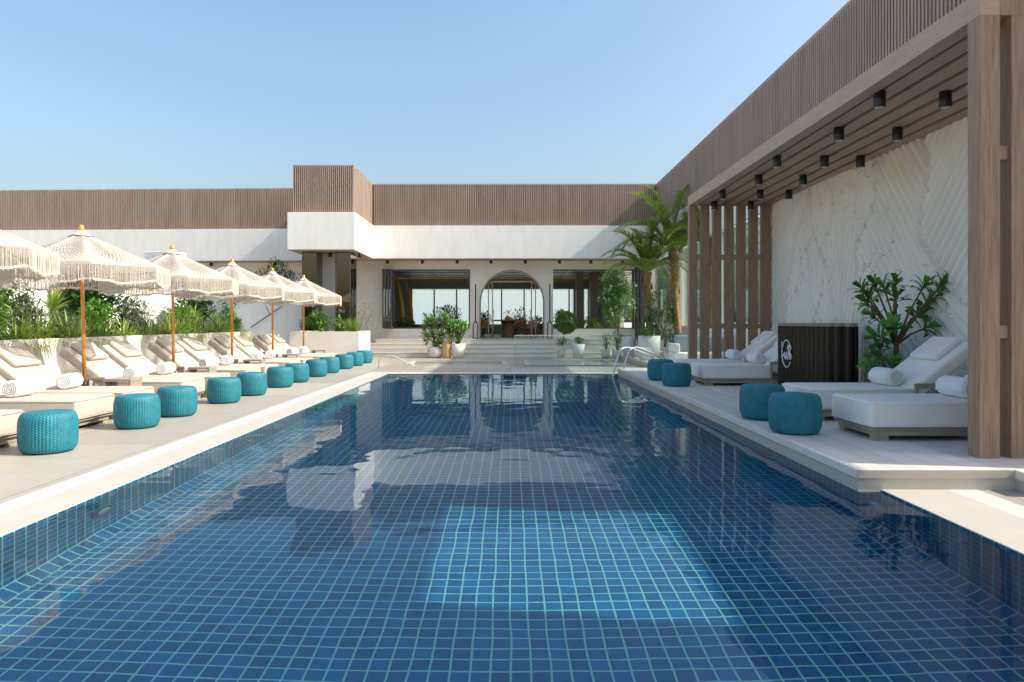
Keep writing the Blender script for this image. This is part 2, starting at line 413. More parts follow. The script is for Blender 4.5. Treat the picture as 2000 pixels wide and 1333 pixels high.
# pool basin: floor, chamfered foot, walls, UVs in metres
b = MB(); ch = 0.1
def ring(o): return [(XL + o, Y0 + o), (XR - o, Y0 + o), (XR - o, Y1 - o), (XL + o, Y1 - o)]
r0, r1 = ring(0), ring(ch)
for i in range(4):
    a, c = r0[i], r0[(i + 1) % 4]; a1, c1 = r1[i], r1[(i + 1) % 4]
    ua, uc = (a[0], c[0]) if i % 2 == 0 else (a[1], c[1])
    ua1, uc1 = (a1[0], c1[0]) if i % 2 == 0 else (a1[1], c1[1])
    b.quad((*a, 0.0), (*c, 0.0), (*c, -PD + ch), (*a, -PD + ch), uv=[(ua, 0.085), (uc, 0.085), (uc, -PD + ch + 0.085), (ua, -PD + ch + 0.085)])
    b.quad((*a, -PD + ch), (*c, -PD + ch), (*c1, -PD), (*a1, -PD), uv=[(ua, 0.055), (uc, 0.055), (uc1, -0.045), (ua1, -0.045)])
b.quad((*r1[0], -PD), (*r1[1], -PD), (*r1[2], -PD), (*r1[3], -PD), uv=r1)
structure(b.build('pool_basin', M['pool'], fix=False))
b = MB(); nx, ny = 150, 380
wv = random.Random(11); waves = []
for i in range(14):
    lam = 0.20 * 1.13 ** i; th = wv.uniform(-1.2, 1.2) + math.pi / 2; kk = 2 * math.pi / lam
    waves.append((kk * math.cos(th), kk * math.sin(th), wv.uniform(0, 6.28), 0.0020 / kk))
def wz(x, y): return -0.010 + sum(am * math.sin(kx * x + ky * y + p) for kx, ky, p, am in waves)
vs = []
for j in range(ny + 1):
    y = Y0 + (Y1 - Y0) * j / ny
    for i in range(nx + 1):
        x = XL + (XR - XL) * i / nx; vs.append((x, y, wz(x, y)))
b.add(vs, [(j * (nx + 1) + i, j * (nx + 1) + i + 1, (j + 1) * (nx + 1) + i + 1, (j + 1) * (nx + 1) + i) for j in range(ny) for i in range(nx)], True)
water = structure(b.build('pool_water', M['water'], fix=False))
basin = bpy.data.objects['pool_basin']
water.cycles.is_caustics_caster = True
basin.cycles.is_caustics_receiver = True
sun.data.cycles.is_caustics_light = True
# raised deck on the right, overhanging the pool edge; steps to the pavilion
RX = 2.57; RZ = 0.155
b = MB(); b.prism([(RX, 5.2), (3.74, 5.2), (3.74, 5.0), (12, 5.0), (12, 26), (3.75, 26), (3.75, 16.9), (RX, 16.9)], RZ - 0.065, RZ)
o = structure(b.build('raised_deck', M['deck_plank'], bevel=0.004)); me = o.data
ul = me.uv_layers.new(name='UVMap')
for p in me.polygons:
    for li in p.loop_indices:
        co = me.vertices[me.loops[li].vertex_index].co; ul.data[li].uv = (co.y, co.x + co.z)
b = MB(); b.prism([(RX + 0.017, 5.217), (3.757, 5.217), (3.757, 5.017), (11.9, 5.017), (11.9, 25.9), (3.767, 25.9), (3.767, 16.883), (RX + 0.017, 16.883)], -0.02, RZ - 0.065)
structure(b.build('raised_deck_base', M['coping']))
b = MB(); t = MB()
for k in range(4):
    x0 = [-6.1, -5.7, -5.55, -5.15][k]; y0 = 25.4 + 0.45 * k
    b.box(x0, 4.4, y0 + 0.03, 28.0 if k < 3 else 28.4, 0.15 * k, 0.15 * (k + 1) - 0.03)
    t.box(x0 - 0.03, 4.4, y0, 28.0 if k < 3 else 28.4, 0.15 * (k + 1) - 0.03, 0.15 * (k + 1))
st = structure(b.build('steps', M['plaster'])); t.build('tread', M['coping'], st)

# ------------------------------------------------------------------ pavilion
pav = thing('pavilion', 'white pavilion with arched doorway and brown slatted parapet at the far end of the pool', 'building', (0, 27, 0))
def pb(mb, name, m, parent=pav, **k):
    o = mb.build(name, m, parent, **k); o.matrix_parent_inverse = parent.matrix_basis.inverted() if parent.parent is None else Matrix()
    return o
def battens_x(b, x0, x1, y, z0, z1, pitch=0.070, wd=0.042, dp=0.04):
    n = int((x1 - x0) / pitch)
    for i in range(n + 1):
        x = x0 + wd / 2 + (x1 - x0 - wd) * i / n; b.box(x - wd / 2, x + wd / 2, y, y + dp, z0, z1)
def battens_y(b, x, y0, y1, z0, z1, sgn=1, pitch=0.08, wd=0.045, dp=0.045):
    n = int((y1 - y0) / pitch)
    for i in range(n + 1):
        y = y0 + wd / 2 + (y1 - y0 - wd) * i / n
        b.box(min(x, x + sgn * dp), max(x, x + sgn * dp), y - wd / 2, y + wd / 2, z0, z1)
ZS, ZF, ZT = 3.71, 4.97, 6.61
# fascias
b = MB(); b.box(-5.26, 5.62, 27.0, 28.25, ZS, ZF); pb(b, 'fascia', M['plaster'], bevel=0.01)
b = MB(); b.box(-7.54, -5.262, 23.7, 28.25, ZS, ZF); pb(b, 'fascia', M['plaster'], bevel=0.01)
b = MB(); b.prism([(-7.543, 27.8), (-7.543, 29), (-26, 29.8), (-26, 28.55)], ZS, ZF); pb(b, 'fascia', M['plaster'])
b = MB(); b.box(-7.38, -5.38, 23.9, 27.99, ZF, ZT - 0.02); pb(b, 'parapet_backing', M['batten_back'])
b = MB(); b.box(-5.37, 6.1, 27.16, 27.98, ZF, ZT - 0.02); pb(b, 'parapet_backing', M['batten_back'])
b = MB(); b.prism([(-7.4, 27.95), (-7.4, 28.3), (-26, 29.1), (-26, 28.7)], ZF, ZT - 0.02); pb(b, 'parapet_backing', M['batten_back'])
b = MB(); battens_x(b, -7.40, -5.34, 23.85, ZF, ZT); battens_y(b, -5.335, 23.93, 27.1, ZF, ZT, -1); battens_y(b, -7.40, 23.93, 27.85, ZF, ZT, 1)
pb(b, 'slat_cladding', M['batten'], fix=False)
b = MB(); battens_x(b, -5.28, 5.66, 27.11, ZF, ZT); pb(b, 'slat_cladding', M['batten'], fix=False)
b = MB()
for i in range(257):
    x = -7.45 - i * 0.07; y = 27.87 + (-7.4 - x) * 0.0403
    b.box(x - 0.0225, x + 0.0225, y, y + 0.045, ZF, ZT)
pb(b, 'slat_cladding', M['batten'], fix=False)
b = MB(); b.box(-5.26, 5.62, 27.02, 28.24, ZS - 0.02, ZS); b.box(-7.52, -5.262, 23.72, 28.24, ZS - 0.02, ZS)
b.prism([(-7.55, 27.83), (-7.55, 28.98), (-25.9, 29.78), (-25.9, 28.58)], ZS - 0.02, ZS)
pb(b, 'soffit', M['soffit'])
# rear wall with two window openings and the arch
b = MB(); yw0, yw1 = 28.0, 28.28
W1, W2, ZW0, ZW1 = (-5.07, -1.615), (1.70, 4.93), 1.0, 3.36
AX, AR, AS = 0.06, 1.29, 2.05
b.box(-7.3, W1[0], yw0, yw1, 0, ZS - 0.02)
b.box(W1[0], W1[1], yw0, yw1, 0.6, ZW0); b.box(W1[0], W1[1], yw0, yw1, ZW1, ZS - 0.02)
b.box(W1[1], AX - AR, yw0, yw1, 0.6, AS); b.box(AX + AR, W2[0], yw0, yw1, 0.6, AS)
b.box(W1[1], -1.3, yw0, yw1, AS, ZS - 0.02); b.box(1.42, W2[0], yw0, yw1, AS, ZS - 0.02)
b.box(W2[0], W2[1], yw0, yw1, 0.15, ZW0); b.box(W2[0], W2[1], yw0, yw1, ZW1, ZS - 0.02)
b.box(W2[1], 5.1, yw0, yw1, 0.15, ZS - 0.02)
N = 40; zt = ZS - 0.02
for i in range(N):
    a0, a1 = math.pi * i / N, math.pi * (i + 1) / N
    p0 = (AX + AR * math.cos(a0), AS + AR * math.sin(a0)); p1 = (AX + AR * math.cos(a1), AS + AR * math.sin(a1))
    if i == 0: b.box(p0[0], 1.42, yw0, yw1, AS, zt)
    if i == N - 1: b.box(-1.3, p1[0], yw0, yw1, AS, zt)
    vs = [(p0[0], y, p0[1]) for y in (yw0, yw1)] + [(p1[0], y, p1[1]) for y in (yw0, yw1)] + [(p0[0], y, zt) for y in (yw0, yw1)] + [(p1[0], y, zt) for y in (yw0, yw1)]
    b.add(vs, [(0, 1, 3, 2), (0, 2, 6, 4), (1, 5, 7, 3)])
pb(b, 'wall', M['plaster_warm'], fix=False)
b = MB(); b.prism([(-7.3, 28.6), (-7.3, 28.9), (-26, 29.7), (-26, 29.4)], 0, ZS - 0.02); b.box(-7.5, -7.3, 28.0, 28.9, 0, ZS - 0.02)
pb(b, 'wall', M['plaster_warm'])
# arch trim, thin frames
b = MB(); pts = [(AX + AR, 0.6)] + [(AX + AR * math.cos(math.pi * i / N), AS + AR * math.sin(math.pi * i / N)) for i in range(N + 1)] + [(AX - AR, 0.6)]
def strip_frame(b, pts, wd, y0, y1, c):
    q = []
    for x, z in pts:
        dx, dz = c[0] - x, (c[1] - z if z > c[1] else 0); L = math.hypot(dx, dz) or 1; q.append((x + dx / L * wd, z + dz / L * wd))
    for i in range(len(pts) - 1):
        a, c2, d, e = pts[i], pts[i + 1], q[i + 1], q[i]
        vs = [(p[0], y, p[1]) for p in (a, c2, d, e) for y in (y0, y1)]
        b.add(vs, [(0, 2, 4, 6), (1, 7, 5, 3), (6, 4, 5, 7), (0, 1, 3, 2)])
strip_frame(b, pts, 0.045, 27.975, 28.26, (AX, AS)); pb(b, 'arch_frame', M['bronze'], fix=False)
wf = MB()
for x0, x1 in (W1, W2):
    wf.box(x0, x1, 27.98, 28.24, ZW1 - 0.05, ZW1 - 0.003); wf.box(x0, x1, 27.98, 28.24, ZW0 + 0.003, ZW0 + 0.04); wf.box(x1 - 0.05, x1 - 0.003, 27.98, 28.24, ZW0 + 0.04, ZW1 - 0.05)
    o = pb(wf, 'window_frame', M['dark_frame']); wf = MB()
# door leaves inside the arch
for sx in (-1, 1):
    b = MB(); xo = AX + sx * 0.95; xi = xo - sx * 0.16
    for xx in (xo, xi):
        b.box(xx - 0.02, xx + 0.02, 28.3, 28.36, 0.62, 2.85)
    b.box(min(xo, xi), max(xo, xi), 28.31, 28.35, 2.81, 2.85); b.box(min(xo, xi), max(xo, xi), 28.31, 28.35, 0.62, 0.68)
    d = pb(b, 'glass_door', M['bronze'])
    b = MB(); b.tube([(xi - sx * 0.05, 28.26, 0.95), (xi - sx * 0.05, 28.26, 1.75)], 0.014); pb(b, 'handle', M['steel'], d)
b = MB(); b.box(AX - 1.05, AX + 1.05, 28.3, 28.36, 2.86, 2.93); pb(b, 'door_header', M['bronze'])
b = MB(); b.box(AX - 0.25, AX + 0.25, 28.31, 28.35, 0.0, 0.0) if False else None
# folded glazed panels beside each window
for k in range(4):
    b = MB(); x = W1[0] + 0.05 + 0.11 * k
    c = Vector((x + 0.02, 27.75, (ZW0 + ZW1) / 2)); h = (ZW1 - ZW0) / 2 - 0.02
    for dy in (-0.27, 0.27): b.box(x, x + 0.045, 27.75 + dy - 0.03, 27.75 + dy + 0.03, ZW0 + 0.02, ZW1 - 0.02)
    b.box(x, x + 0.045, 27.51, 27.99, ZW0 + 0.02, ZW0 + 0.1); b.box(x, x + 0.045, 27.51, 27.99, ZW1 - 0.1, ZW1 - 0.02)
    p = pb(b, 'folding_panel', M['dark_frame'])
    g = MB(); g.box(x + 0.018, x + 0.027, 27.51, 27.99, ZW0 + 0.1, ZW1 - 0.1); pb(g, 'pane', M['glass'], p)
for k in range(3):
    b = MB(); x = 4.96 + 0.12 * k
    b.box(x, x + 0.07, 27.45, 27.52, 0.6, ZS - 0.03); b.box(x, x + 0.07, 27.90, 27.97, 0.6, ZS - 0.03)
    b.box(x, x + 0.07, 27.52, 27.9, 0.6, 0.7); b.box(x, x + 0.07, 27.52, 27.9, ZS - 0.13, ZS - 0.03)
    p = pb(b, 'folding_panel', M['dark_frame'])
    g = MB(); g.box(x + 0.03, x + 0.04, 27.52, 27.9, 0.7, ZS - 0.13); pb(g, 'pane', M['glass'], p)
# bronze mirror pillars
for x0, x1 in ((-7.19, -6.68), (-6.04, -5.51)):
    b = MB(); b.box(x0, x1, 24.2, 25.1, 0.0, ZS - 0.02); p = pb(b, 'pillar', M['mirror'])
    e = MB()
    for x in (x0, x1 - 0.03): e.box(x, x + 0.03, 24.185, 24.2, 0.0, ZS - 0.02)
    pb(e, 'edge_trim', M['dark_frame'], p)
b = MB(); b.box(-6.69, -6.05, 24.9, 25.0, 0, ZS - 0.02); pb(b, 'recessed_panel', M['plaster_warm'])
# room behind the wall
b = MB(); b.box(-7.6, 6.5, 28.28, 38.2, 0.45, 0.6); pb(b, 'room_floor', M['coping'])
b = MB(); b.box(-7.6, 6.5, 28.28, 38.2, 3.62, 3.70); c = pb(b, 'room_ceiling', M['ceiling_metal'])
b = MB()
for i in range(9): b.box(-7 + i * 1.6, -6.95 + i * 1.6, 28.4, 38, 3.585, 3.62)
for j in range(5): b.box(-7.4, 6.4, 29.5 + j * 1.9, 29.53 + j * 1.9, 3.60, 3.62)
pb(b, 'ceiling_track', M['black'])
b = MB(); b.box(-7.6, -7.4, 28.28, 38.2, 0.6, 3.62); pb(b, 'room_wall', M['interior'])
b = MB(); b.box(4.9, 5.1, 31.5, 38.2, 0.6, 3.62); pb(b, 'room_wall', M['interior'])
b = MB(); b.box(-7.4, -5.36, 38.0, 38.2, 0.6, 3.05); pb(b, 'room_wall', M['interior'])
for bb in ((3.42, 3.98), (4.2, 4.9)):
    b = MB(); b.box(*bb, 37.9, 38.2, 0.6, 3.05)
    if bb[0] < 4: pb(b, 'room_wall', M['interior'])
pb(b, 'room_wall', M['interior'])
b = MB(); b.box(-7.4, 4.9, 37.6, 38.2, 3.05, 3.42); pb(b, 'bulkhead', M['interior_grey'])
b = MB(); b.box(-7.4, 4.9, 37.55, 37.6, 3.42, 3.60); pb(b, 'cove_glow_paint', M['amber'])  # orange colour stands in for the glow of the lit cove strip
b = MB(); b.box(3.1, 3.42, 33.0, 33.3, 0.6, 3.62); pb(b, 'column', M['dark_frame'])
b = MB(); b.box(3.75, 4.15, 33.0, 33.3, 0.6, 3.62); pb(b, 'column', M['dark_frame'])
for i in range(8):
    x = -5.36 + 1.22 * i
    if x < 3.5:
        b = MB(); b.box(x - 0.035, x + 0.035, 38.02, 38.12, 0.6, 3.05); pb(b, 'mullion', M['dark_frame'])
b = MB(); b.box(-5.34, 4.2, 38.13, 38.14, 1.16, 3.04); pb(b, 'window_diffuser', diffusermat())  # added translucent sheet, scatters skylight to brighten the rear windows
b = MB(); b.box(-5.36, 3.42, 38.0, 38.18, 0.6, 1.15); pb(b, 'sill_wall', M['interior'])

# curved amber panels on the left wall of the room
for k, (x, y, h0, h1) in enumerate([(-4.92, 31.5, 1.0, 3.2), (-4.82, 33.6, 1.0, 3.15)]):
    t = thing('curved_sculpture', ['tall amber tusk shaped sculpture nearest the folded window panels', 'slimmer amber tusk shaped sculpture deeper inside the room'][k], 'sculpture', (x, y, 0.6), 0, 'amber tusk sculptures inside the pavilion')
    b = MB(); pts, rs = [], []
    for i in range(15):
        u = i / 14; pts.append((0.10 - 0.30 * u ** 2.6, 0, 0.03 + (h1 - 0.6) * u)); rs.append(0.015 + 0.075 * math.sin(math.pi * min(0.97, u * 0.85 + 0.12)) ** 0.6)
    b.tube(pts, rs, 12); b.build('tusk', M['amber'], t)
    b = MB(); b.lathe([(0.16, 0), (0.16, 0.05), (0.05, 0.06)], 20, (0.1, 0)); b.build('base', M['dark_frame'], t)

# table and chairs in the arch
t = thing('round_table', 'round brown pedestal table seen through the arch', 'table', (-0.1, 30.8, 0.6))
b = MB(); b.lathe([(0.72, 0.70), (0.74, 0.72), (0.74, 0.75), (0.72, 0.76)], 40); b.build('tabletop', M['table_wood'], t)
b = MB(); b.lathe([(0.34, 0), (0.28, 0.1), (0.22, 0.5), (0.30, 0.70)], 32); b.build('pedestal', M['table_wood'], t)
t = thing('fruit_platter', 'yellow fruit heaped on a white dish on the round table', 'dish', (-0.1, 30.7, 1.362))
b = MB(); b.lathe([(0.08, 0), (0.24, 0.03), (0.25, 0.045), (0.08, 0.02)], 28); b.build('plate', M['towel'], t)
b = MB()
for i in range(16):
    a = rnd.random() * 6.28; r = rnd.random() * 0.16; z = 0.07 + 0.12 * (1 - r / 0.16) * rnd.random()
    prof = [(0.001, z - 0.045), (0.03, z - 0.035), (0.045, z), (0.03, z + 0.035), (0.001, z + 0.045)]
    b.lathe(prof, 10, (r * math.cos(a), r * math.sin(a)))
b.build('fruit', M['fruit'], t)
def chair(x, y, rz, label):
    t = thing('dining_chair', label, 'chair', (x, y, 0.6), rz, 'tan chairs round the pavilion table')
    b = MB(); b.box(-0.25, 0.25, -0.24, 0.24, 0.40, 0.48); b.build('seat', M['chair'], t, bevel=0.03, seg=3)
    b = MB(); n = 14
    for i in range(n):
        a0, a1 = math.pi * (i / n) , math.pi * ((i + 1) / n)
        q = []
        for a in (a0, a1):
            for r in (0.25, 0.28): q.append((r * math.cos(a), r * math.sin(a)))
        for z0, z1 in ((0.44, 0.84),):
            b.prism([q[0], q[1], q[3], q[2]], z0, z1 - 0.12 * abs(math.cos((a0 + a1) / 2)))
    b.build('backrest', M['chair'], t)
    for sx in (-1, 1):
        for sy in (-1, 1):
            b = MB(); b.tube([(sx * 0.18, sy * 0.17, 0.41), (sx * 0.23, sy * 0.22, 0)], 0.013, 6); b.build('leg', M['black'], t)
    return t
chair(0.88, 30.6, R(-75), 'tan tub chair at the right side of the round table')
chair(-1.0, 30.9, R(80), 'tan tub chair at the left side of the round table, near the left door leaf')
chair(0.45, 31.8, R(-15), 'tan tub chair behind the round table')

# black forked sculptures flanking the arch
for k, x in enumerate((-1.39, 1.56)):
    t = thing('fork_sculpture', ['tall black two pronged pole standing left of the arched doorway', 'tall black two pronged pole standing right of the arched doorway'][k], 'sculpture', (x, 27.86, 0.6), 0, 'black forked poles beside the arch')
    b = MB(); b.box(-0.022, 0.022, -0.022, 0.022, 0.70, 2.16); b.build('shaft', M['black'], t)
    b = MB(); b.prism([(-0.11, -0.03), (0.11, -0.03), (0.11, 0.03), (-0.11, 0.03)], 0.0, 0.035)
    for s in (-1, 1): b.box(min(s * 0.072, s * 0.11), max(s * 0.072, s * 0.11), -0.028, 0.028, 0.035, 0.58)
    for s in (-1, 1):
        b.add([(s * 0.072, -0.028, 0.58), (s * 0.11, -0.028, 0.58), (s * 0.022, -0.028, 0.73), (0, -0.028, 0.66),
               (s * 0.072, 0.028, 0.58), (s * 0.11, 0.028, 0.58), (s * 0.022, 0.028, 0.73), (0, 0.028, 0.66)],
              [(0, 1, 2, 3), (4, 7, 6, 5), (1, 5, 6, 2), (0, 3, 7, 4)])
    b.build('prongs', M['black'], t)

# downlights
def downlight(x, y, ztop, r, h, label, group):
    global DL
    if DL is None:
        DL = thing('downlight', label, 'light', (x, y, ztop), 0, group)
        b = MB(); b.lathe([(1, -1), (1, 0)], 24, smooth=True); b.build('housing', M['black'], DL)
        b = MB(); b.lathe([(0.001, -1.002), (0.84, -1.002), (0.84, -0.99)], 24); b.build('lens', M['lens'], DL)
        o = DL
    else:
        o = dup(DL); o['label'] = label; o['group'] = group; o.location = (x, y, ztop)
    o.scale = (r, r, h)
    return o
DL = None
ordn = ['first', 'second', 'third', 'fourth', 'fifth', 'sixth', 'seventh', 'eighth', 'ninth', 'tenth', 'eleventh', 'twelfth', 'thirteenth']
for i, (px, py) in enumerate([(757, 511), (825, 511), (893, 511), (959, 511), (1026, 511), (1093, 511), (1154, 511), (1216, 511), (1276, 511)]):
    downlight((px - VPX) * 27.5 / F_PX, 27.5, ZS - 0.02, 0.06, 0.14, 'small black downlight under the pavilion soffit, %s from its left end' % ordn[i], 'downlights under the pavilion soffit')
for i, px in enumerate((410, 540)):
    downlight((px - VPX) * 28.6 / F_PX, 28.45 if i else 28.7, ZS - 0.02, 0.06, 0.14, ['small black downlight under the left wing, above the third umbrella', 'small black downlight under the left wing, above the fourth umbrella'][i], 'downlights under the left wing')
for i, (x, y) in enumerate(((-6.33, 24.6), (-5.3, 24.7))):
    downlight(x, y, ZS - 0.02, 0.065, 0.15, ['black downlight between the two mirrored pillars', 'black downlight on the right of the right mirrored pillar'][i], 'downlights by the mirrored pillars')

# ------------------------------------------------------------------ right wing: slatted parapet, feature wall, glass
rw = thing('side_building', 'long brown slatted building running along the right of the pool', 'building', (5.64, 8, 0))
b = MB(); b.box(5.70, 6.1, 8.33, 27.15, ZF, ZT - 0.02); pb(b, 'parapet_backing', M['batten_back'], rw)
b = MB(); battens_y(b, 5.64, 8.3, 27.08, ZF - 1.26, ZT, 1, 0.085, 0.05, 0.055); pb(b, 'slat_cladding', M['batten'], rw, fix=False)
b = MB(); b.box(5.701, 6.1, 4.85, 27.2, 3.9, ZF); pb(b, 'fascia', M['batten_back'], rw)
b = MB(); b.box(5.62, 5.70, 15.1, 27.0, ZS, ZF - 0.02); pb(b, 'fascia', M['plaster'], rw)
for bx_ in ((5.60, 5.90, 14.97, 15.4), (5.64, 5.9, 19.3, 19.6), (5.64, 5.9, 23.3, 23.6)):
    b = MB(); b.box(*bx_, RZ, ZS); pb(b, 'pier', M['plaster'], rw)
b = MB(); b.box(5.66, 5.86, 15.4, 27.9, RZ, 1.15); pb(b, 'low_wall', M['plaster'], rw)
for y0, y1 in ((15.4, 19.3), (19.6, 23.3), (23.6, 27.9)):
    n = 3
    for k in range(n):
        a, c = y0 + (y1 - y0) * k / n + 0.02, y0 + (y1 - y0) * (k + 1) / n - 0.02
        g = MB(); g.box(5.75, 5.765, a, c, 1.15, ZS - 0.02); pb(g, 'glass_panel', M['glass_pale'], rw)
# fluted plaster feature wall
fw = thing('feature_wall', 'tall cream wall of carved diagonal flutes under the pergola', 'wall', (5.62, 10, 0))
def bnd(pts):
    def f(py):
        if py <= pts[0][1]: return pts[0][0] + (py - pts[0][1]) * (pts[1][0] - pts[0][0]) / (pts[1][1] - pts[0][1])
        for (xa, ya), (xb, yb) in zip(pts, pts[1:]):
            if py <= yb: return xa + (xb - xa) * (py - ya) / (yb - ya)
        return pts[-1][0]
    return f
# zone borders as (distance along the wall, height): traced, then turned to wall metres
def wallpts(px): return [(5.62 * F_PX / (x - VPX), EYE + (HZ - y) * 5.62 / (x - VPX)) for x, y in px]
raw = [[(1588, 377), (1566, 456), (1547, 571), (1544, 640)],
       [(1592, 366), (1599, 456), (1624, 514), (1617, 575), (1602, 622), (1598, 680)],
       [(1675, 348), (1642, 395), (1628, 456), (1613, 488), (1626, 520), (1640, 600), (1650, 700)],
       [(1718, 312), (1725, 384), (1696, 456), (1683, 485), (1689, 546), (1703, 607), (1705, 672), (1712, 720)],
       [(1815, 272), (1826, 305), (1826, 344), (1811, 409), (1811, 463), (1847, 528), (1890, 593), (1960, 690)]]
borders = []
for r_ in raw:
    q = sorted(wallpts(r_), key=lambda p: p[1]); borders.append(bnd([(y, z) for y, z in q]))
low_b = bnd(sorted(wallpts([(1811, 463), (1768, 520), (1735, 570), (1705, 640)]), key=lambda p: p[1]))
def zone(y, z):
    k = 0
    for i, bd in enumerate(borders):
        if y < bd(z) + 0.03 * math.sin(17 * z + i) : k = i + 1
    if k == 4 and z < 2.0 and y < low_b(z): k = 6
    return k
# ridge direction in each zone: angle of the ridge from vertical, towards the camera (+)
ANG = [R(38), R(-14), R(2), R(16), R(-38), R(42), R(-52)]
gw_, gh_ = 0.0125, 0.027
ny_, nz_ = int((14.96 - 5.0) / gw_), int((3.80 - RZ) / gh_)
vs = []
for j in range(nz_ + 1):
    z = RZ + (3.80 - RZ) * j / nz_
    for i in range(ny_ + 1):
        y = 5.0 + (14.96 - 5.0) * i / ny_
        k = zone(y, z); a = ANG[k]
        c = y * math.cos(a) + z * math.sin(a)             # phase runs across the ridge
        ph = (c / 0.135) % 1.0
        h = (0.12 if k < 5 else 0.105) * abs(math.sin(math.pi * ph)) ** 0.8
        e = 9
        for bd in borders: e = min(e, abs(y - bd(z)))
        if e < 0.035: h *= 0.35
        vs.append((5.62 - h, y, z))
nn = ny_ + 1
b = MB(); b.add(vs, [(j * nn + i, j * nn + i + 1, (j + 1) * nn + i + 1, (j + 1) * nn + i) for j in range(nz_) for i in range(ny_)], True)
def marble():
    m = mat('carved_marble', (0.90, 0.86, 0.78), 0.6, var=0.04, vscale=1.5)
    n, l = m.node_tree.nodes, m.node_tree.links
    bs = n['Principled BSDF']; src = bs.inputs['Base Color'].links[0].from_socket
    tc = n.new('ShaderNodeTexCoord'); mp = n.new('ShaderNodeMapping'); mp.inputs['Scale'].default_value = (1, 0.55, 0.4); mp.inputs['Rotation'].default_value = (R(35), 0, 0)
    l.new(tc.outputs['Object'], mp.inputs[0])
    ns = n.new('ShaderNodeTexNoise'); ns.inputs['Scale'].default_value = 1.1; ns.inputs['Detail'].default_value = 8; ns.inputs['Distortion'].default_value = 0.6
    l.new(mp.outputs[0], ns.inputs['Vector'])
    s = mnode(n, 'SUBTRACT', ns.outputs['Fac'], None, l, 0.53); a = mnode(n, 'ABSOLUTE', s.outputs[0], None, l); lt = mnode(n, 'LESS_THAN', a.outputs[0], None, l, 0.0022)
    f = mnode(n, 'MULTIPLY', lt.outputs[0], None, l, 0.5)
    mx = n.new('ShaderNodeMix'); mx.data_type = 'RGBA'; l.new(f.outputs[0], mx.inputs[0]); l.new(src, mx.inputs[6]); mx.inputs[7].default_value = (0.20, 0.18, 0.16, 1)
    l.new(mx.outputs[2], bs.inputs['Base Color'])
    return m
pb(b, 'carved_face', marble(), fw, fix=False)
b = MB(); b.box(5.625, 5.70, 5.0, 14.96, RZ, 3.86); pb(b, 'backing', M['plaster'], fw)
# unseen wall added off camera; its opening shapes the sun patch in the pool
ob = thing('sun_occluder', 'unseen added wall with one tall opening that shapes the sunlight, right of the near pool end', 'building', (7.6, 3, 0))
b = MB(); yo0, yo1 = 2.85, 4.72
b.box(7.0, 7.2, -8, yo0, 0, 7.6); b.box(7.0, 7.2, yo1, 8.3, 0, 7.6)
b.box(7.0, 7.2, yo0, yo1, 6.02, 7.6); b.box(7.0, 7.2, yo0, yo1, 0, 0.7); pb(b, 'wall', M['plaster'], ob)
b = MB(); b.box(7.0, 7.15, yo0, yo1, 4.04, 4.31); pb(b, 'occluder_bar', M['dark_frame'], ob)  # bar added across the opening to split the sun patch

# ------------------------------------------------------------------ pergola
pg = thing('pergola', 'timber slatted pergola over the right hand sun beds', 'pergola', (3.773, 5.65, RZ))
PX0 = 3.773; ZB = 3.72
for row, (yf, depth) in enumerate(((5.64, 0.15), (14.78, 0.15))):
    for k in range(7):
        x0 = PX0 + 0.256 * k
        b = MB(); b.box(x0, x0 + 0.164, yf, yf + depth, RZ, ZB if k else ZB)
        pb(b, 'post', M['timber'], pg, bevel=0.004)
    for z0, z1 in ((1.12, 1.225), (2.57, 2.68)):
        b = MB(); b.box(PX0 + 0.1, 5.55, yf + 0.045, yf + depth - 0.03, z0, z1); pb(b, 'rail', M['timber_long'], pg)
b = MB(); b.box(PX0, PX0 + 0.164, 5.64, 14.93, ZB, ZB + 0.20); pb(b, 'edge_beam', M['timber_long'], pg, bevel=0.004)
b = MB(); b.box(PX0 + 0.164, 5.60, 5.64, 5.79, ZB, ZB + 0.20); pb(b, 'end_beam', M['timber'], pg)
b = MB(); b.box(PX0 + 0.164, 5.60, 14.78, 14.93, ZB, ZB + 0.20); pb(b, 'end_beam', M['timber'], pg)
for k in range(6):
    x0 = PX0 + 0.235 + k * 0.268
    b = MB(); b.box(x0, x0 + 0.190, 5.80, 14.775, ZB + 0.02, ZB + 0.07); pb(b, 'ceiling_slat', M['timber_long'], pg, bevel=0.004)
b = MB(); b.box(PX0 + 0.17, 5.695, 5.80, 14.775, ZB + 0.20, ZB + 0.23); pb(b, 'ceiling_board', M['soffit'], pg)
for k in range(6):
    b = MB(); y = 6.9 + 1.4 * k; b.box(PX0 + 0.17, 5.695, y - 0.03, y + 0.03, ZB + 0.071, ZB + 0.19); pb(b, 'cross_beam', M['timber'], pg)
i = 0
for row, y in enumerate((7.58, 8.97, 10.5, 11.86, 13.2, 14.45)):
    for cidx, x in enumerate(((3.99, 4.70, 5.24) if row % 2 == 0 else (4.20, 4.95))):
        nm = ['poolside', 'middle', 'wallside'] if row % 2 == 0 else ['poolside', 'wallside']
        downlight(x, y, ZB + 0.02, 0.062, 0.17, 'black pergola ceiling downlight, %s one of the %s row from the near posts' % (nm[cidx], ordn[row]), 'downlights on the pergola ceiling')

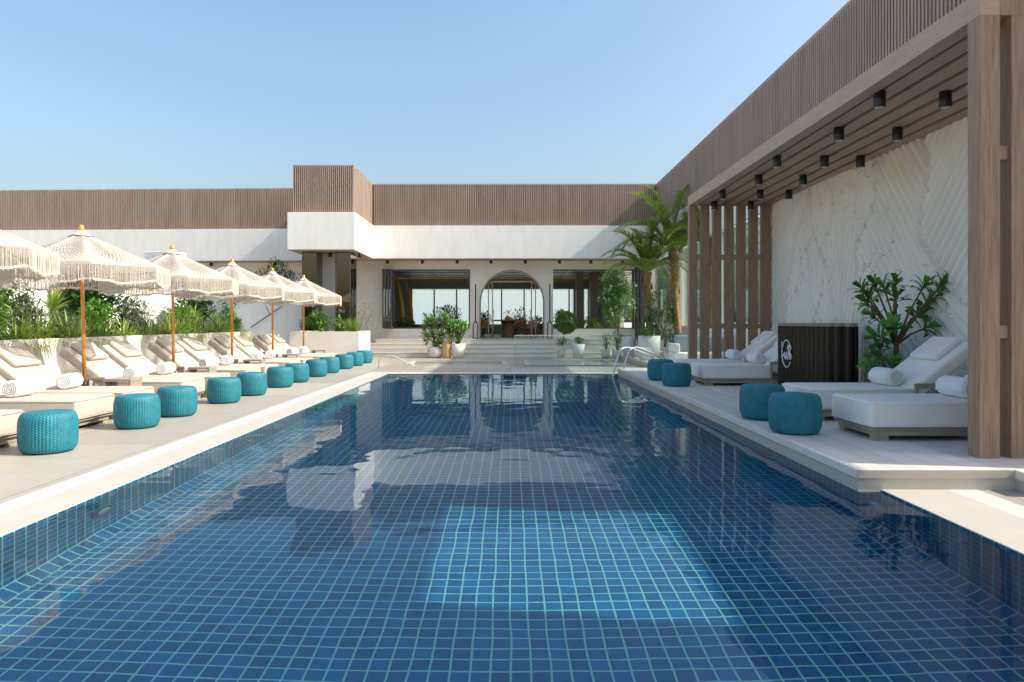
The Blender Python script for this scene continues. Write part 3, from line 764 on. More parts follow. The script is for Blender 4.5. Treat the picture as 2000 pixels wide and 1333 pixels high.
# ------------------------------------------------------------------ curved black bar with the white emblem
bar = thing('bar_counter', 'curved black glazed fluted counter with a white oval emblem', 'bar', (4.6, 9.9, RZ))
path = [(4.27, 11.1 - 0.012 * i) for i in range(0, 133)]
cx_, cy_, rr_ = 4.72, 9.5, 0.45
cx_, cy_ = 4.27 + 0.62, 9.5; rr_ = 0.62
for i in range(1, 50):
    a = math.pi + R(50) * i / 49; path.append((cx_ + rr_ * math.cos(a), cy_ + rr_ * math.sin(a)))
dist, s = [0], 0
for a, c in zip(path, path[1:]): s += math.hypot(c[0] - a[0], c[1] - a[1]); dist.append(s)
outp = []
for i, (x, y) in enumerate(path):
    a, c = path[max(i - 1, 0)], path[min(i + 1, len(path) - 1)]
    tx, ty = c[0] - a[0], c[1] - a[1]; L = math.hypot(tx, ty); nxx, nyy = ty / L, -tx / L      # outward (towards the pool)
    if nxx > 0 and i < 100: nxx, nyy = -nxx, -nyy
    h = 0.065 * abs(math.sin(math.pi * dist[i] / 0.15)) ** 0.9
    outp.append((x + nxx * h - bar.location.x, y + nyy * h - bar.location.y))
back = [(5.25 - 4.6, 11.05 - 9.9), (5.2 - 4.6, 11.1 - 9.9)]
b = MB(); n = len(outp)
vs = [(x, y, z) for z in (0.0, 1.04) for x, y in outp]
b.add(vs, [(i, i + 1, n + i + 1, n + i) for i in range(n - 1)], True)
b.add([(x, y, z) for z in (0.0, 1.04) for x, y in (outp[-1], back[0], back[1], outp[0])], [(0, 1, 5, 4), (1, 2, 6, 5), (2, 3, 7, 6)])
b.build('fluted_front', M['glaze'], bar)
b = MB(); b.prism(outp + back, 1.04, 1.085); b.build('counter_top', M['bar_trim'], bar, fix=True)
# emblem: open oval, script 'w' and 'b' side by side, small strokes
em = MB(); ex, ey, ez = 4.195 - 4.6, 10.66 - 9.9, 0.62
def E(u, v): return (ex, ey - u * 0.88, ez + v * 0.88)                 # u runs towards the camera = to the right in view
def oval(a0, a1, ru, rv, n=26): return [E(ru * math.cos(R(a0 + (a1 - a0) * i / n)), rv * math.sin(R(a0 + (a1 - a0) * i / n))) for i in range(n + 1)]
em.tube(oval(30, 325, 0.20, 0.235), 0.008, 6)
em.tube([E(-0.20, 0.14), E(-0.205, 0.20)], 0.008, 6); em.tube([E(-0.235, 0.115), E(-0.16, 0.11)], 0.007, 6)
wl = [(-0.20, -0.04), (-0.14, -0.045), (-0.09, 0.02), (-0.085, -0.06), (-0.05, -0.10), (-0.02, -0.05), (0.0, 0.03), (0.01, -0.06), (0.05, -0.10), (0.08, -0.03), (0.09, 0.06), (0.10, 0.14)]
em.tube([E(*p) for p in wl], 0.0095, 6)
bl = [(0.06, 0.15), (0.12, 0.13), (0.15, 0.16), (0.20, 0.10), (0.16, 0.07), (0.12, 0.0), (0.13, -0.09), (0.18, -0.09), (0.21, -0.04), (0.17, 0.01), (0.13, -0.01)]
em.tube([E(*p) for p in bl], 0.0095, 6)
em.tube([E(0.13, -0.03), E(0.24, -0.04)], 0.007, 6)
em.tube([E(0.04, 0.08), E(0.07, 0.12), E(0.11, 0.10), E(0.16, 0.13)], 0.008, 6)
em.build('emblem', M['logo'], bar)

# ------------------------------------------------------------------ sun loungers
def rbox(b, x0, x1, y0, y1, z0, z1): b.box(x0, x1, y0, y1, z0, z1)
def make_lounger(fab):
    """foot at x=0, head towards +x, width along y 0..W"""
    W = 0.80
    t = thing('sun_lounger', '', 'sun lounger')
    b = MB(); b.box(0.10, 1.95, 0.04, 0.09, 0.045, 0.10); b.box(0.10, 1.95, W - 0.09, W - 0.04, 0.045, 0.10)
    b.box(0.06, 0.10, 0.04, W - 0.04, 0.045, 0.10); b.box(1.95, 1.99, 0.04, W - 0.04, 0.045, 0.10)
    b.box(0.02, 1.19, 0.02, W - 0.02, 0.102, 0.118)
    b.build('base_frame', M['frame'], t, bevel=0.004)
    for x in (0.07, 1.80):
        for y in (0.05, W - 0.15):
            b = MB(); b.box(x, x + 0.13, y, y + 0.10, 0.0, 0.045); b.build('foot', M['frame'], t, bevel=0.004)
    # mattress with softly swollen sides
    b = MB(); b.box(0.0, 1.20, 0.0, W, 0.12, 0.365); mo = b.build('mattress', fab, t, bevel=0.045, seg=5)
    for z in (0.14, 0.345):
        b = MB(); e = -0.002; b.tube([(0.03, e, z), (1.17, e, z), (1.2 - e, 0.03, z), (1.2 - e, W - 0.03, z), (1.17, W - e, z), (0.03, W - e, z), (e, W - 0.03, z), (e, 0.03, z), (0.03, e, z)], 0.004, 5); b.build('piping', fab, mo)
    # backrest
    a = R(38); ux, uz = math.cos(a), math.sin(a)
    p0 = Vector((1.17, W / 2, 0.29)); L = 0.88; th = 0.15
    c = p0 + Vector((ux, 0, uz)) * L / 2 + Vector((-uz, 0, ux)) * 0.0
    b = MB(); b.obox(c, Vector((ux, 0, uz)) * L / 2, (0, W / 2, 0), Vector((-uz, 0, ux)) * th / 2); b.build('backrest', fab, t, bevel=0.04, seg=5)
    c2 = p0 + Vector((ux, 0, uz)) * (L - 0.20) + Vector((-uz, 0, ux)) * (th / 2 + 0.035)
    b = MB(); b.obox(c2, Vector((ux, 0, uz)) * 0.19, (0, 0.26, 0), Vector((-uz, 0, ux)) * 0.035); pl = b.build('pillow', fab, t, bevel=0.03, seg=4)
    b = MB()
    for y in (W / 2 - 0.12, W / 2 + 0.12):
        b.obox(p0 + Vector((ux, 0, uz)) * (L + 0.002) + Vector((0, y - W / 2, 0)) + Vector((-uz, 0, ux)) * 0.03, Vector((ux, 0, uz)) * 0.012, (0, 0.02, 0), Vector((-uz, 0, ux)) * 0.06)
    b.build('strap', M['dark_frame'], pl)
    for y in (-0.035, W + 0.005):
        b = MB(); b.box(1.16, 1.95, y, y + 0.03, 0.375, 0.42)
        b.box(1.16, 1.20, y, y + 0.03, 0.0, 0.375); b.box(1.91, 1.95, y, y + 0.03, 0.0, 0.375)
        b.build('arm_frame', M['frame'], t, bevel=0.004)
    b = MB(); b.tube([(1.55, 0.15, 0.42), (1.62, 0.15, 0.10)], 0.012, 6); b.tube([(1.55, W - 0.15, 0.42), (1.62, W - 0.15, 0.10)], 0.012, 6)
    b.build('prop', M['frame'], t)
    return t
loungL = make_lounger(M['fabric']); loungR = make_lounger(M['fabric_white'])
def mk_towel():
    t = thing('rolled_towel', '', 'towel')
    b = MB(); n, m = 34, 12; L, r = 0.37, 0.092
    def wob(th, j): return 1 + 0.02 * math.sin(3 * th + j * 0.7) + 0.015 * math.sin(7 * th)
    prof = [(0.001, -0.0)] 
    # roll body along local y: build as lathe about z then turn
    b.lathe([(0.072, 0.0), (0.088, 0.012), (0.092, 0.05), (0.091, 0.15), (0.093, 0.25), (0.090, 0.34), (0.082, 0.37), (0.06, 0.375)], n, mod=wob)
    # spiral end: a raised coil
    pts = []
    for i in range(60):
        a = i / 59 * 2 * math.pi * 3.2; rr = 0.008 + 0.072 * i / 59; pts.append((rr * math.cos(a), rr * math.sin(a), -0.004))
    b.tube(pts, 0.0085, 5)
    pts = [(0.0885 * math.cos(a), 0.0885 * math.sin(a), z) for a, z in ((R(200), 0.005), (R(200), 0.37))]
    b.tube([(pts[0][0], pts[0][1], 0.0), (pts[1][0], pts[1][1], 0.37)], 0.008, 5)
    b.v = [(x * 1.1, z, y * 1.1 + 0.008) for x, y, z in b.v]
    b.build('terry_roll', M['towel'], t)
    return t
towel0 = mk_towel()
def place(first, used, loc, rz, label, group):
    o = first if not used[0] else dup(first); used[0] = True
    o.location = loc; o.rotation_euler = (0, 0, rz); o['label'] = label; o['group'] = group
    return o
uL, uR, uT = [False], [False], [False]
lo_y = []
for k in range(-1, 6):
    lo_y += [8.00 + 2.62 * k, 8.99 + 2.62 * k]
lo_y = [y for y in lo_y if y < 22.3]
lab_side = ['nearest the camera', 'second from the camera', 'third from the camera', 'fourth from the camera', 'fifth from the camera', 'sixth from the camera', 'seventh from the camera',
            'eighth from the camera', 'ninth from the camera', 'tenth from the camera', 'eleventh from the camera', 'twelfth from the camera', 'thirteenth from the camera', 'fourteenth from the camera']
lo_y = lo_y[:12]
for i, y in enumerate(lo_y):
    # turned half round: foot to the pool, head to the planter
    place(loungL, uL, (-4.96 + rnd.uniform(-.02, .02), y + 0.80, 0), math.pi + R(rnd.uniform(-.9, .9)), 'cream sun lounger in the left row, %s' % lab_side[i], 'cream sun loungers along the left of the pool')
    place(towel0, uT, (-5.86 + rnd.uniform(-.03, .03), y + 0.18 + rnd.uniform(-.02, .04), 0.365 + 0.094), R(rnd.uniform(-14, 10)), 'rolled white towel on the left row lounger %s' % lab_side[i], 'rolled white towels on the left row')
for i, y in enumerate((6.44, 7.76, 12.07, 13.32)):
    ll = ['white sun lounger beside the near pergola posts', 'white sun lounger in front of the black bar, second from the near posts', 'white sun lounger just beyond the black bar', 'white sun lounger farthest along the right deck, by the far slatted screen'][i]
    place(loungR, uR, (3.30, y, RZ), 0, ll, 'white sun loungers under the pergola')
    tl = ['rolled white towel half hidden by the near pergola post', 'rolled white towel in front of the leafy tree', 'rolled white towel on the lounger just beyond the black bar', 'rolled white towel on the farthest pergola lounger'][i]
    place(towel0, uT, (4.38, y + 0.22, RZ + 0.365 + 0.094), R(6), tl, 'rolled white towels under the pergola')

# ------------------------------------------------------------------ woven poufs
def mk_pouf():
    t = thing('woven_pouf', '', 'pouf')
    nth, nzz = 260, 64; Rr, H = 0.245, 0.385
    prof = []
    for j in range(nzz + 1):
        u = -1 + 2 * j / nzz; a = abs(u)
        r = (1 - a ** 3.4) ** (1 / 2.4) if a < 1 else 0
        prof.append((0.5 * 0 + Rr * (0.72 + 0.28 * r) if a < 0.999 else Rr * 0.68, 0.004 + H / 2 + u * H / 2))
    vs = []
    for j, (r, z) in enumerate(prof):
        for k in range(nth):
            th = 2 * math.pi * k / nth
            colw = math.sin(th * 26); rowp = math.cos(math.pi * j / 2 + (math.pi if math.sin(th * 26) > 0 else 0))
            rr = r + 0.005 * abs(colw) ** 0.8 + 0.0035 * rowp * abs(colw)
            vs.append((rr * math.cos(th), rr * math.sin(th), z))
    b = MB(); b.add(vs, [(j * nth + k, j * nth + (k + 1) % nth, (j + 1) * nth + (k + 1) % nth, (j + 1) * nth + k) for j in range(nzz) for k in range(nth)], True)
    b.build('woven_side', M['rattan'], t)
    b = MB(); pr = []
    for i in range(16):
        u = i / 15; pr.append((Rr * 0.73 * (1 - u) + 0.001, 0.004 + H - 0.004 + 0.012 * math.sin(u * math.pi / 2) + 0.0025 * (i % 2)))
    b.lathe(pr, 72); b.build('woven_top', M['rattan'], t)
    b = MB(); b.lathe([(Rr * 0.70, 0.0), (Rr * 0.74, 0.006)], 48); b.build('base', M['black'], t)
    return t
pouf0 = mk_pouf(); uP = [False]
py_ = [6.59, 8.16, 9.2, 10.75, 11.86, 13.35, 14.5, 16.0, 17.2, 18.7, 20.0, 21.4]
for i, y in enumerate(py_):
    place(pouf0, uP, (-4.47 + rnd.uniform(-.02, .02), y + 0.2 + rnd.uniform(-.02, .02), 0), R(17 * i), 'teal woven pouf in the left row, %s' % lab_side[i], 'teal woven poufs along the left of the pool')
for i, (x, y) in enumerate(((2.83, 6.98), (2.87, 7.99), (2.87, 12.13), (2.86, 13.35))):
    place(pouf0, uP, (x, y, RZ), R(31 * i), ['teal woven pouf nearest the camera on the raised deck', 'teal woven pouf just behind the nearest one on the raised deck', 'teal woven pouf at the foot of the lounger beyond the bar', 'teal woven pouf farthest away on the raised deck'][i], 'teal woven poufs on the raised deck')

# ------------------------------------------------------------------ crochet umbrellas
def mk_umbrella():
    t = thing('crochet_umbrella', '', 'umbrella')
    RR, ZA, ZR = 1.15, 2.53, 2.03; n8 = 8; ph0 = R(-10)
    b = MB(); nth, nr = 96, 16; vs, uvs, fs = [], [], []
    def rim(th):
        # octagon with slightly hollow sides
        s8 = 2 * math.pi / n8; d = ((th - ph0) % s8) - s8 / 2
        return RR * math.cos(s8 / 2) / math.cos(d) * (0.985 + 0.015 * abs(d) / (s8 / 2))
    for j in range(nr + 1):
        v = j / nr
        for k in range(nth + 1):
            th = 2 * math.pi * k / nth; s8 = 2 * math.pi / n8; d = (((th - ph0) % s8) - s8 / 2) / (s8 / 2)
            r = 0.03 + (rim(th) - 0.03) * v
            z = ZA - (ZA - ZR) * v + 0.03 * math.sin(math.pi * v) * 0 - 0.035 * math.sin(math.pi * v) * (1 - d * d)
            vs.append((r * math.cos(th), r * math.sin(th), z))
    m = nth + 1
    for j in range(nr):
        for k in range(nth):
            fs.append((j * m + k, (j + 1) * m + k, (j + 1) * m + k + 1, j * m + k + 1))
            uvs.append([(k / nth - ph0 / 6.2832, j / nr), (k / nth - ph0 / 6.2832, (j + 1) / nr), ((k + 1) / nth - ph0 / 6.2832, (j + 1) / nr), ((k + 1) / nth - ph0 / 6.2832, j / nr)])
    b.add(vs, fs, True, uvs)
    can = b.build('canopy', M['crochet'], t, fix=False)
    # top cap, solid knit
    b = MB(); b.lathe([(0.02, ZA + 0.035), (0.05, ZA + 0.028), (0.10, ZA - 0.025), (0.16, ZA - 0.054)], 32); b.build('cap', M['rope'], can, fix=False)
    # rim band and scalloped hem
    b = MB(); b2_ = MB(); nh = 192
    def rimpt(k, z, dr=0.0):
        th = 2 * math.pi * k / nh; r = rim(th) + dr; return (r * math.cos(th), r * math.sin(th), z)
    def hem(k):
        th = 2 * math.pi * k / nh; s8 = 2 * math.pi / n8; d = (((th - ph0) % s8) - s8 / 2) / (s8 / 2)
        return ZR - 0.245 - 0.035 * math.cos(d * math.pi) * 0.6 + 0.006 * math.sin(th * 23)
    for k in range(nh):
        b.quad(rimpt(k, ZR + 0.005), rimpt(k + 1, ZR + 0.005), rimpt(k + 1, ZR - 0.032), rimpt(k, ZR - 0.032))
        b2_.quad(rimpt(k, hem(k) + 0.012, 0.006), rimpt(k + 1, hem(k + 1) + 0.012, 0.006), rimpt(k + 1, hem(k + 1) - 0.014, 0.008), rimpt(k, hem(k) - 0.014, 0.008))
    b.build('rim_band', M['rope'], can, fix=False); b2_.build('hem_band', M['rope'], can, fix=False)
    b = MB(); ns = 620
    for i in range(ns):
        th = 2 * math.pi * (i + rnd.uniform(-.25, .25)) / ns; r = rim(th); k = th / 2 / math.pi * nh
        x, y = r * math.cos(th), r * math.sin(th); x2, y2 = (r + 0.006) * math.cos(th), (r + 0.006) * math.sin(th)
        jx, jy = rnd.uniform(-.006, .006), rnd.uniform(-.006, .006); zb = hem(k) - rnd.uniform(0.012, 0.045)
        rr = rnd.uniform(0.0032, 0.0048)
        b.tube([(x, y, ZR - 0.02), (x2 + jx, y2 + jy, (ZR + zb) / 2), (x2 + jx * .5, y2 + jy * .5, zb)], rr, 3, cap=False)
    b.build('fringe', M['rope'], can, fix=False)
    for k in range(n8):
        th = ph0 + 2 * math.pi * k / n8; b = MB()
        b.tube([(0.02 * math.cos(th), 0.02 * math.sin(th), ZA - 0.03), (RR * 0.98 * math.cos(th), RR * 0.98 * math.sin(th), ZR + 0.0)], 0.009, 5)
        b.tube([(0.03 * math.cos(th), 0.03 * math.sin(th), 1.95), (RR * 0.5 * math.cos(th), RR * 0.5 * math.sin(th), ZA - 0.02 - (ZA - ZR) * 0.5)], 0.007, 5)
        b.build('rib', M['rope'], t)
    b = MB(); b.tube([(0, 0, 0.30), (0, 0, 1.2), (0, 0, 2.56)], 0.026, 14); b.build('pole', M['pole'], t)
    b = MB(); b.lathe([(0.034, 2.56), (0.042, 2.575), (0.042, 2.60), (0.030, 2.61), (0.034, 2.625), (0.028, 2.64), (0.001, 2.645)], 16); b.build('finial', M['brass'], t)
    b = MB(); b.lathe([(0.038, 0.05), (0.038, 0.36), (0.030, 0.40)], 14); b.build('sleeve', M['black'], t)
    b = MB(); b.box(-0.22, 0.22, -0.22, 0.22, 0.0, 0.06); b.build('base_plate', M['frame'], t, bevel=0.01)
    return t
umb0 = mk_umbrella(); uU = [False]
for i in range(6):
    y = 7.38 + 2.645 * i
    o = place(umb0, uU, (-6.08, y, 0), R(rnd.uniform(-6, 6)), 'cream crochet umbrella with fringe in the left row, %s' % lab_side[i], 'crochet umbrellas along the left row')
    o.rotation_euler = (R(rnd.uniform(-.4, .4)), R([-1.0, -1.2, -.5, .0, -.3, .1][i]), R(rnd.uniform(-5, 5)))
# low side tables between pairs
def mk_table():
    t = thing('side_table', '', 'side table')
    b = MB(); b.box(-0.20, 0.20, -0.16, 0.16, 0.40, 0.44); b.build('top', M['frame'], t, bevel=0.004)
    for sx in (-1, 1):
        b = MB(); b.box(min(sx * 0.165, sx * 0.195), max(sx * 0.165, sx * 0.195), -0.155, 0.155, 0.0, 0.40); b.build('side_panel', M['frame'], t)
    b = MB(); b.box(-0.165, 0.165, -0.145, 0.145, 0.14, 0.165); b.build('shelf', M['frame'], t)
    return t
tb0 = mk_table(); uB = [False]
for i in range(5):
    place(tb0, uB, (-5.62, 7.62 + 2.62 * (i) + 2.55, 0), 0, 'low beige side table beside the umbrella pole %s' % lab_side[i + 1], 'low side tables in the left row')
place(tb0, uB, (4.62, 13.12, RZ), 0, 'low grey beige side table between the two far pergola loungers', 'low side tables under the pergola')
# flat white parasol in the garden behind the second umbrella
t = thing('garden_parasol', 'plain white flat topped parasol standing in the garden behind the crochet umbrellas', 'umbrella', (-11.3, 23, 0))
b = MB(); b.lathe([(0.62, 3.52), (0.60, 3.54), (0.1, 3.58), (0.001, 3.58)], 4, ph=R(30), smooth=False); b.lathe([(0.62, 3.52), (0.62, 3.30)], 4, ph=R(30), smooth=False); b.build('canopy', M['plaster'], t)
b = MB(); b.tube([(0, 0, 0), (0, 0, 3.52)], 0.03, 10); b.build('pole', M['frame'], t)

# ------------------------------------------------------------------ planters and garden wall, left
pl = thing('long_planter', 'long low cream planter wall behind the left row of loungers', 'planter', (-7.9, 13, 0))
b = MB(); b.box(-7.72, -7.60, 5, 20.6, 0, 0.98); b.box(-7.72, -7.60, 20.6, 20.75, 0, 0.98); pb(b, 'wall', M['plaster_warm'], pl)
b = MB(); b.box(-9.3, -7.72, 5, 20.75, 0, 0.88); pb(b, 'soil_bed', M['soil'], pl)
b = MB(); b.box(-7.72, -7.45, 20.9, 22.6, 0, 0.86); tag(pb(b, 'low_garden_wall', M['plaster_warm'], pl)); 
ck = bpy.data.objects['low_garden_wall']; ck.parent = None; tag(ck, 'short cream wall past the end of the long planter', 'wall')
gw = MB(); gw.box(-9.55, -9.35, 5, 21.2, 0, 2.3); tag(gw.build('garden_wall', M['plaster']), 'white garden wall behind the plants of the long planter', 'wall')
gw = MB(); gw.box(-9.9, -7.21, 24.9, 25.05, 0, 2.6)
tag(gw.build('grey_garden_wall', M['plaster']), 'grey shaded wall between the long planter and the mirrored pillars', 'wall')
t = thing('handrail', 'thin dark sloping handrail against the grey garden wall', 'handrail', (0, 0, 0))
b = MB(); b.tube([(*at(489, 640, 24.7)[0:1], 24.75, at(489, 640, 24.7)[1]), (at(562, 590, 24.7)[0], 24.75, at(562, 590, 24.7)[1])], 0.018, 6)
b.tube([(at(512, 585, 24.7)[0], 24.75, at(512, 585, 24.7)[1]), (at(526, 614, 24.7)[0], 24.75, at(526, 614, 24.7)[1])], 0.014, 6); b.build('rail', M['dark_frame'], t)
bp = thing('box_planter', 'square beige planter in front of the mirrored pillars', 'planter', (-5.8, 22.6, 0))
b = MB(); b.box(-6.85, -4.7, 21.75, 21.87, 0, 0.965); b.box(-4.82, -4.7, 21.87, 23.5, 0, 0.965); b.box(-6.85, -4.82, 23.38, 23.5, 0, 0.965); b.box(-6.85, -6.73, 21.87, 23.38, 0, 0.965)
pb(b, 'wall', M['plaster_warm'], bp)
b = MB(); b.box(-6.73, -4.82, 21.87, 23.38, 0.0, 0.88); pb(b, 'soil_bed', M['soil'], bp)

# ------------------------------------------------------------------ plants
def sph(r):
    while True:
        v = Vector((r.uniform(-1, 1), r.uniform(-1, 1), r.uniform(-1, 1)))
        if 0.05 < v.length < 1: return v
def bush(name, label, cat, loc, rx, rz, n, L, W, m, seed=1, group=None, clumps=9, stems=True, flowers=0, round_=False, ry=None, base_z=0.0):
    r = random.Random(seed); ry = ry or rx
    t = thing(name, label, cat, loc, 0, group)
    cl = []
    for i in range(clumps):
        v = sph(r); cl.append((Vector((v.x * rx * 0.62, v.y * ry * 0.62, base_z + rz * (0.55 + 0.42 * v.z))), r.uniform(0.32, 0.55)))
    if round_: cl = [(Vector((0, 0, base_z + rz * 0.5)), 1.0)]
    b = MB()
    for i in range(n):
        c, s = cl[i % len(cl)]
        v = sph(r); v = v.normalized() * (0.55 + 0.45 * r.random()) if not round_ else v.normalized() * (r.uniform(0.80, 1.0) + 0.05 * math.sin(9 * v.x) * math.sin(8 * v.z))
        p = c + Vector((v.x * rx * s, v.y * ry * s, v.z * rz * s * (0.55 if not round_ else 0.5)))
        if p.z < 0.01: p.z = 0.01 + r.random() * 0.05
        d = (v + sph(r) * 0.7 + Vector((0, 0, 0.25))).normalized()
        b.leaf(p, d, Vector((0, 0, 1)) + sph(r) * 0.5, L * r.uniform(0.6, 1.2), W * r.uniform(0.7, 1.2), r.uniform(0, 0.8))
    b.build('foliage', m, t, fix=False)
    if stems:
        b = MB()
        for c, s in cl[:8]: b.tube([(0.03 * r.uniform(-1, 1), 0.03 * r.uniform(-1, 1), -0.05), (c.x * 0.4, c.y * 0.4, c.z * 0.5), tuple(c)], [0.014, 0.010, 0.005], 5)
        b.build('stem', M['bark_pale'], t)
    if flowers:
        b = MB()
        for i in range(flowers):
            c, s = cl[i % len(cl)]; v = sph(r).normalized(); v.y = -abs(v.y)
            p = c + Vector((v.x * rx * s, v.y * ry * s, v.z * rz * s * 0.55))
            for q in range(7):
                d = (sph(r) + Vector((0, -.4, .3))).normalized(); b.leaf(p + d * 0.02, d, Vector((0, 0, 1)), 0.08, 0.055, 0.2)
        b.build('flowers', M['flower'], t, fix=False)
    return t
def tuft(name, label, cat, loc, L, n, W, m, seed=1, droop=0.9, spread=0.7, group=None, base=0.12):
    r = random.Random(seed); t = thing(name, label, cat, loc, 0, group); b = MB()
    for i in range(n):
        a = r.random() * 6.283; el = r.uniform(1 - spread, 1.0)
        d = Vector((math.cos(a) * (1.02 - el), math.sin(a) * (1.02 - el), el))
        rr = base * math.sqrt(r.random())
        b.blade((rr * math.cos(a), rr * math.sin(a), 0), d, L * r.uniform(0.55, 1.1), W, droop * r.uniform(0.5, 1.3))
    b.build('blades', m, t, fix=False)
    return t
def spiky(name, label, loc, h, L, n, m, seed=1, group=None):
    """thin trunk with a ball of sword leaves"""
    r = random.Random(seed); t = thing(name, label, 'plant', loc, 0, group); b = MB()
    for i in range(n):
        a = r.random() * 6.283; el = r.uniform(-0.25, 1.0); c = math.sqrt(max(0, 1 - min(1, el * el)))
        b.blade((0, 0, h - 0.05 + 0.1 * el), Vector((math.cos(a) * c, math.sin(a) * c, el)), L * r.uniform(0.75, 1.05), 0.028, 0.25, 3)
    b.build('leaves', m, t, fix=False)
    b = MB(); b.tube([(0, 0, -0.05), (0.02, 0, h * 0.5), (0, 0, h)], [0.04, 0.032, 0.035], 8); b.build('trunk', M['bark'], t)
    return t

# plants of the long planter: (y along the planter, kind, size, x)
GP = 'plants in the long planter'
PZ = 0.88
spec = []
rr_ = random.Random(21)
bush('leafy_shrub', 'tall loose shrub at the left edge of the picture behind the nearest umbrella', 'shrub', (-8.5, 11.15, PZ), 0.60, 1.35, 1300, 0.12, 0.04, M['leaf_mid'], 3, GP, 12)
bush('leafy_shrub', 'upright twiggy shrub left of the spiky yucca in the long planter', 'shrub', (-8.35, 12.0, PZ), 0.50, 1.15, 1000, 0.10, 0.032, M['leaf_grey'], 4, GP, 10)
spiky('yucca', 'spiky yucca on a thin trunk between the first two umbrella poles', (-8.45, 12.95, PZ), 0.62, 0.48, 120, M['leaf_palm'], 5, GP)
spiky('yucca', 'pale spiky yucca just left of the taller one', (-8.7, 12.6, PZ), 0.45, 0.40, 90, M['leaf_grey'], 6, GP)
bush('climbing_shrub', 'dark glossy shrub hanging right of the nearest full umbrella pole', 'shrub', (-8.75, 14.75, PZ + 0.1), 0.70, 1.35, 1500, 0.13, 0.10, M['leaf_dark'], 7, GP, 10)
bush('leafy_shrub', 'grey green twiggy shrub before the second full umbrella pole', 'shrub', (-8.25, 15.5, PZ), 0.45, 0.85, 900, 0.08, 0.028, M['leaf_grey'], 8, GP, 9)
bush('leafy_shrub', 'slender grey shrub right of the second full umbrella pole', 'shrub', (-8.3, 17.3, PZ), 0.40, 0.90, 800, 0.08, 0.028, M['leaf_grey'], 9, GP, 9)
bush('climbing_shrub', 'dark broad leaved shrub left of the third full umbrella pole', 'shrub', (-8.6, 19.0, PZ), 0.60, 1.15, 1300, 0.12, 0.085, M['leaf_dark'], 10, GP, 9)
bush('leafy_shrub', 'rounded green shrub at the far end of the long planter', 'shrub', (-8.2, 20.2, PZ), 0.55, 0.95, 1100, 0.11, 0.035, M['leaf_mid'], 11, GP, 9)
names = ['behind the leftmost lounger', 'left of the yucca', 'under the yucca', 'right of the yucca', 'behind the nearest full umbrella pole', 'right of the nearest full umbrella pole',
         'below the dark glossy shrub', 'halfway between the first two full poles', 'left of the second full umbrella pole', 'behind the second full umbrella pole', 'right of the second full umbrella pole',
         'halfway between the second and third full poles', 'left of the third full umbrella pole', 'behind the third full umbrella pole', 'near the far end of the long planter', 'at the very end of the long planter']
for i, nm in enumerate(names):
    y = 10.7 + i * 0.64
    tuft('grass_tuft', 'arching green grass tuft %s' % nm, 'ornamental grass', (-8.0 + rr_.uniform(-.1, .12), y, PZ), rr_.uniform(0.45, 0.80), 230, 0.026, M['leaf_grass'] if i % 3 else M['leaf_palm'], 30 + i, 1.9, 0.95, 'grass tufts in the long planter', 0.22)
b = MB()
for i in range(5200):
    x = -7.74 - abs(rr_.gauss(0, 0.35)); y = rr_.uniform(5.2, 20.6)
    if x < -9.2: continue
    a = rr_.random() * 6.28
    b.leaf((x, y, PZ + rr_.uniform(0, 0.14)), (math.cos(a), math.sin(a), rr_.uniform(0.1, 1.2)), (0, 0, 1), rr_.uniform(0.05, 0.11), 0.03, 0.5)
tag(b.build('ground_cover', M['leaf_grass'], fix=False), 'low green ground cover along the top of the long planter', 'ground cover', kind='stuff')
lows = ['under the leftmost canopy', 'behind the second lounger', 'left of the nearest full pole', 'right of the nearest full pole', 'below the dark glossy shrub, right side', 'left of the second full pole', 'right of the second full pole', 'between the second and third full poles', 'left of the third full pole', 'right of the third full pole']
for i, nm in enumerate(lows):
    bush('low_shrub', ['low bright leafy shrub %s', 'low olive toned shrub %s', 'low feathery shrub %s'][i % 3] % nm, 'shrub', (-8.15 + rr_.uniform(-.2, .1), 10.9 + i * 1.03, PZ), rr_.uniform(.34, .46), rr_.uniform(.45, .85), 620, [0.12, 0.09, 0.10][i % 3], [0.045, 0.03, 0.014][i % 3], [M['leaf_bright'], M['leaf_grey'], M['leaf_mid']][i % 3], 300 + i, 'low shrubs in the long planter', 8)
spiky('yucca', 'spiky fan palm shrub near the far end of the long planter', (-8.3, 18.4, PZ), 0.35, 0.5, 110, M['leaf_palm'], 330, GP)
# dark tree past the planter
def tree(name, label, loc, h, rx, rz, n, L, W, m, seed, trunk_r=0.07, cz=None):
    r = random.Random(seed); t = thing(name, label, 'tree', loc); cz = cz or h - rz
    cl = [Vector((v.x * rx * 0.75, v.y * rx * 0.75, cz + v.z * rz * 0.75)) for v in (sph(r) for _ in range(16))]
    b = MB()
    for i in range(n):
        c = cl[i % len(cl)]; v = sph(r); p = c + Vector((v.x * rx, v.y * rx, v.z * rz)) * 0.42
        b.leaf(p, (v + sph(r) * 0.8 + Vector((0, 0, .3))), Vector((0, 0, 1)) + sph(r) * 0.4, L * r.uniform(0.6, 1.2), W, r.uniform(0, .7))
    b.build('crown', m, t, fix=False)
    b = MB(); b.tube([(0, 0, 0), (0.04, 0.02, cz * 0.5), (0, 0, cz)], [trunk_r * 1.3, trunk_r, trunk_r * 0.7], 9)
    for c in cl[:9]: b.tube([(0, 0, cz * 0.72), (c.x * 0.4, c.y * 0.4, (c.z + cz * 0.8) / 2), tuple(c)], [trunk_r * .6, trunk_r * .35, trunk_r * .12], 5)
    b.build('trunk', M['bark'], t)
    return t
tree('olive_tree', 'dark bushy tree rising behind the third and fourth umbrellas', (-8.95, 26.3, 0), 3.75, 1.15, 1.2, 3400, 0.11, 0.03, M['leaf_dark'], 51)
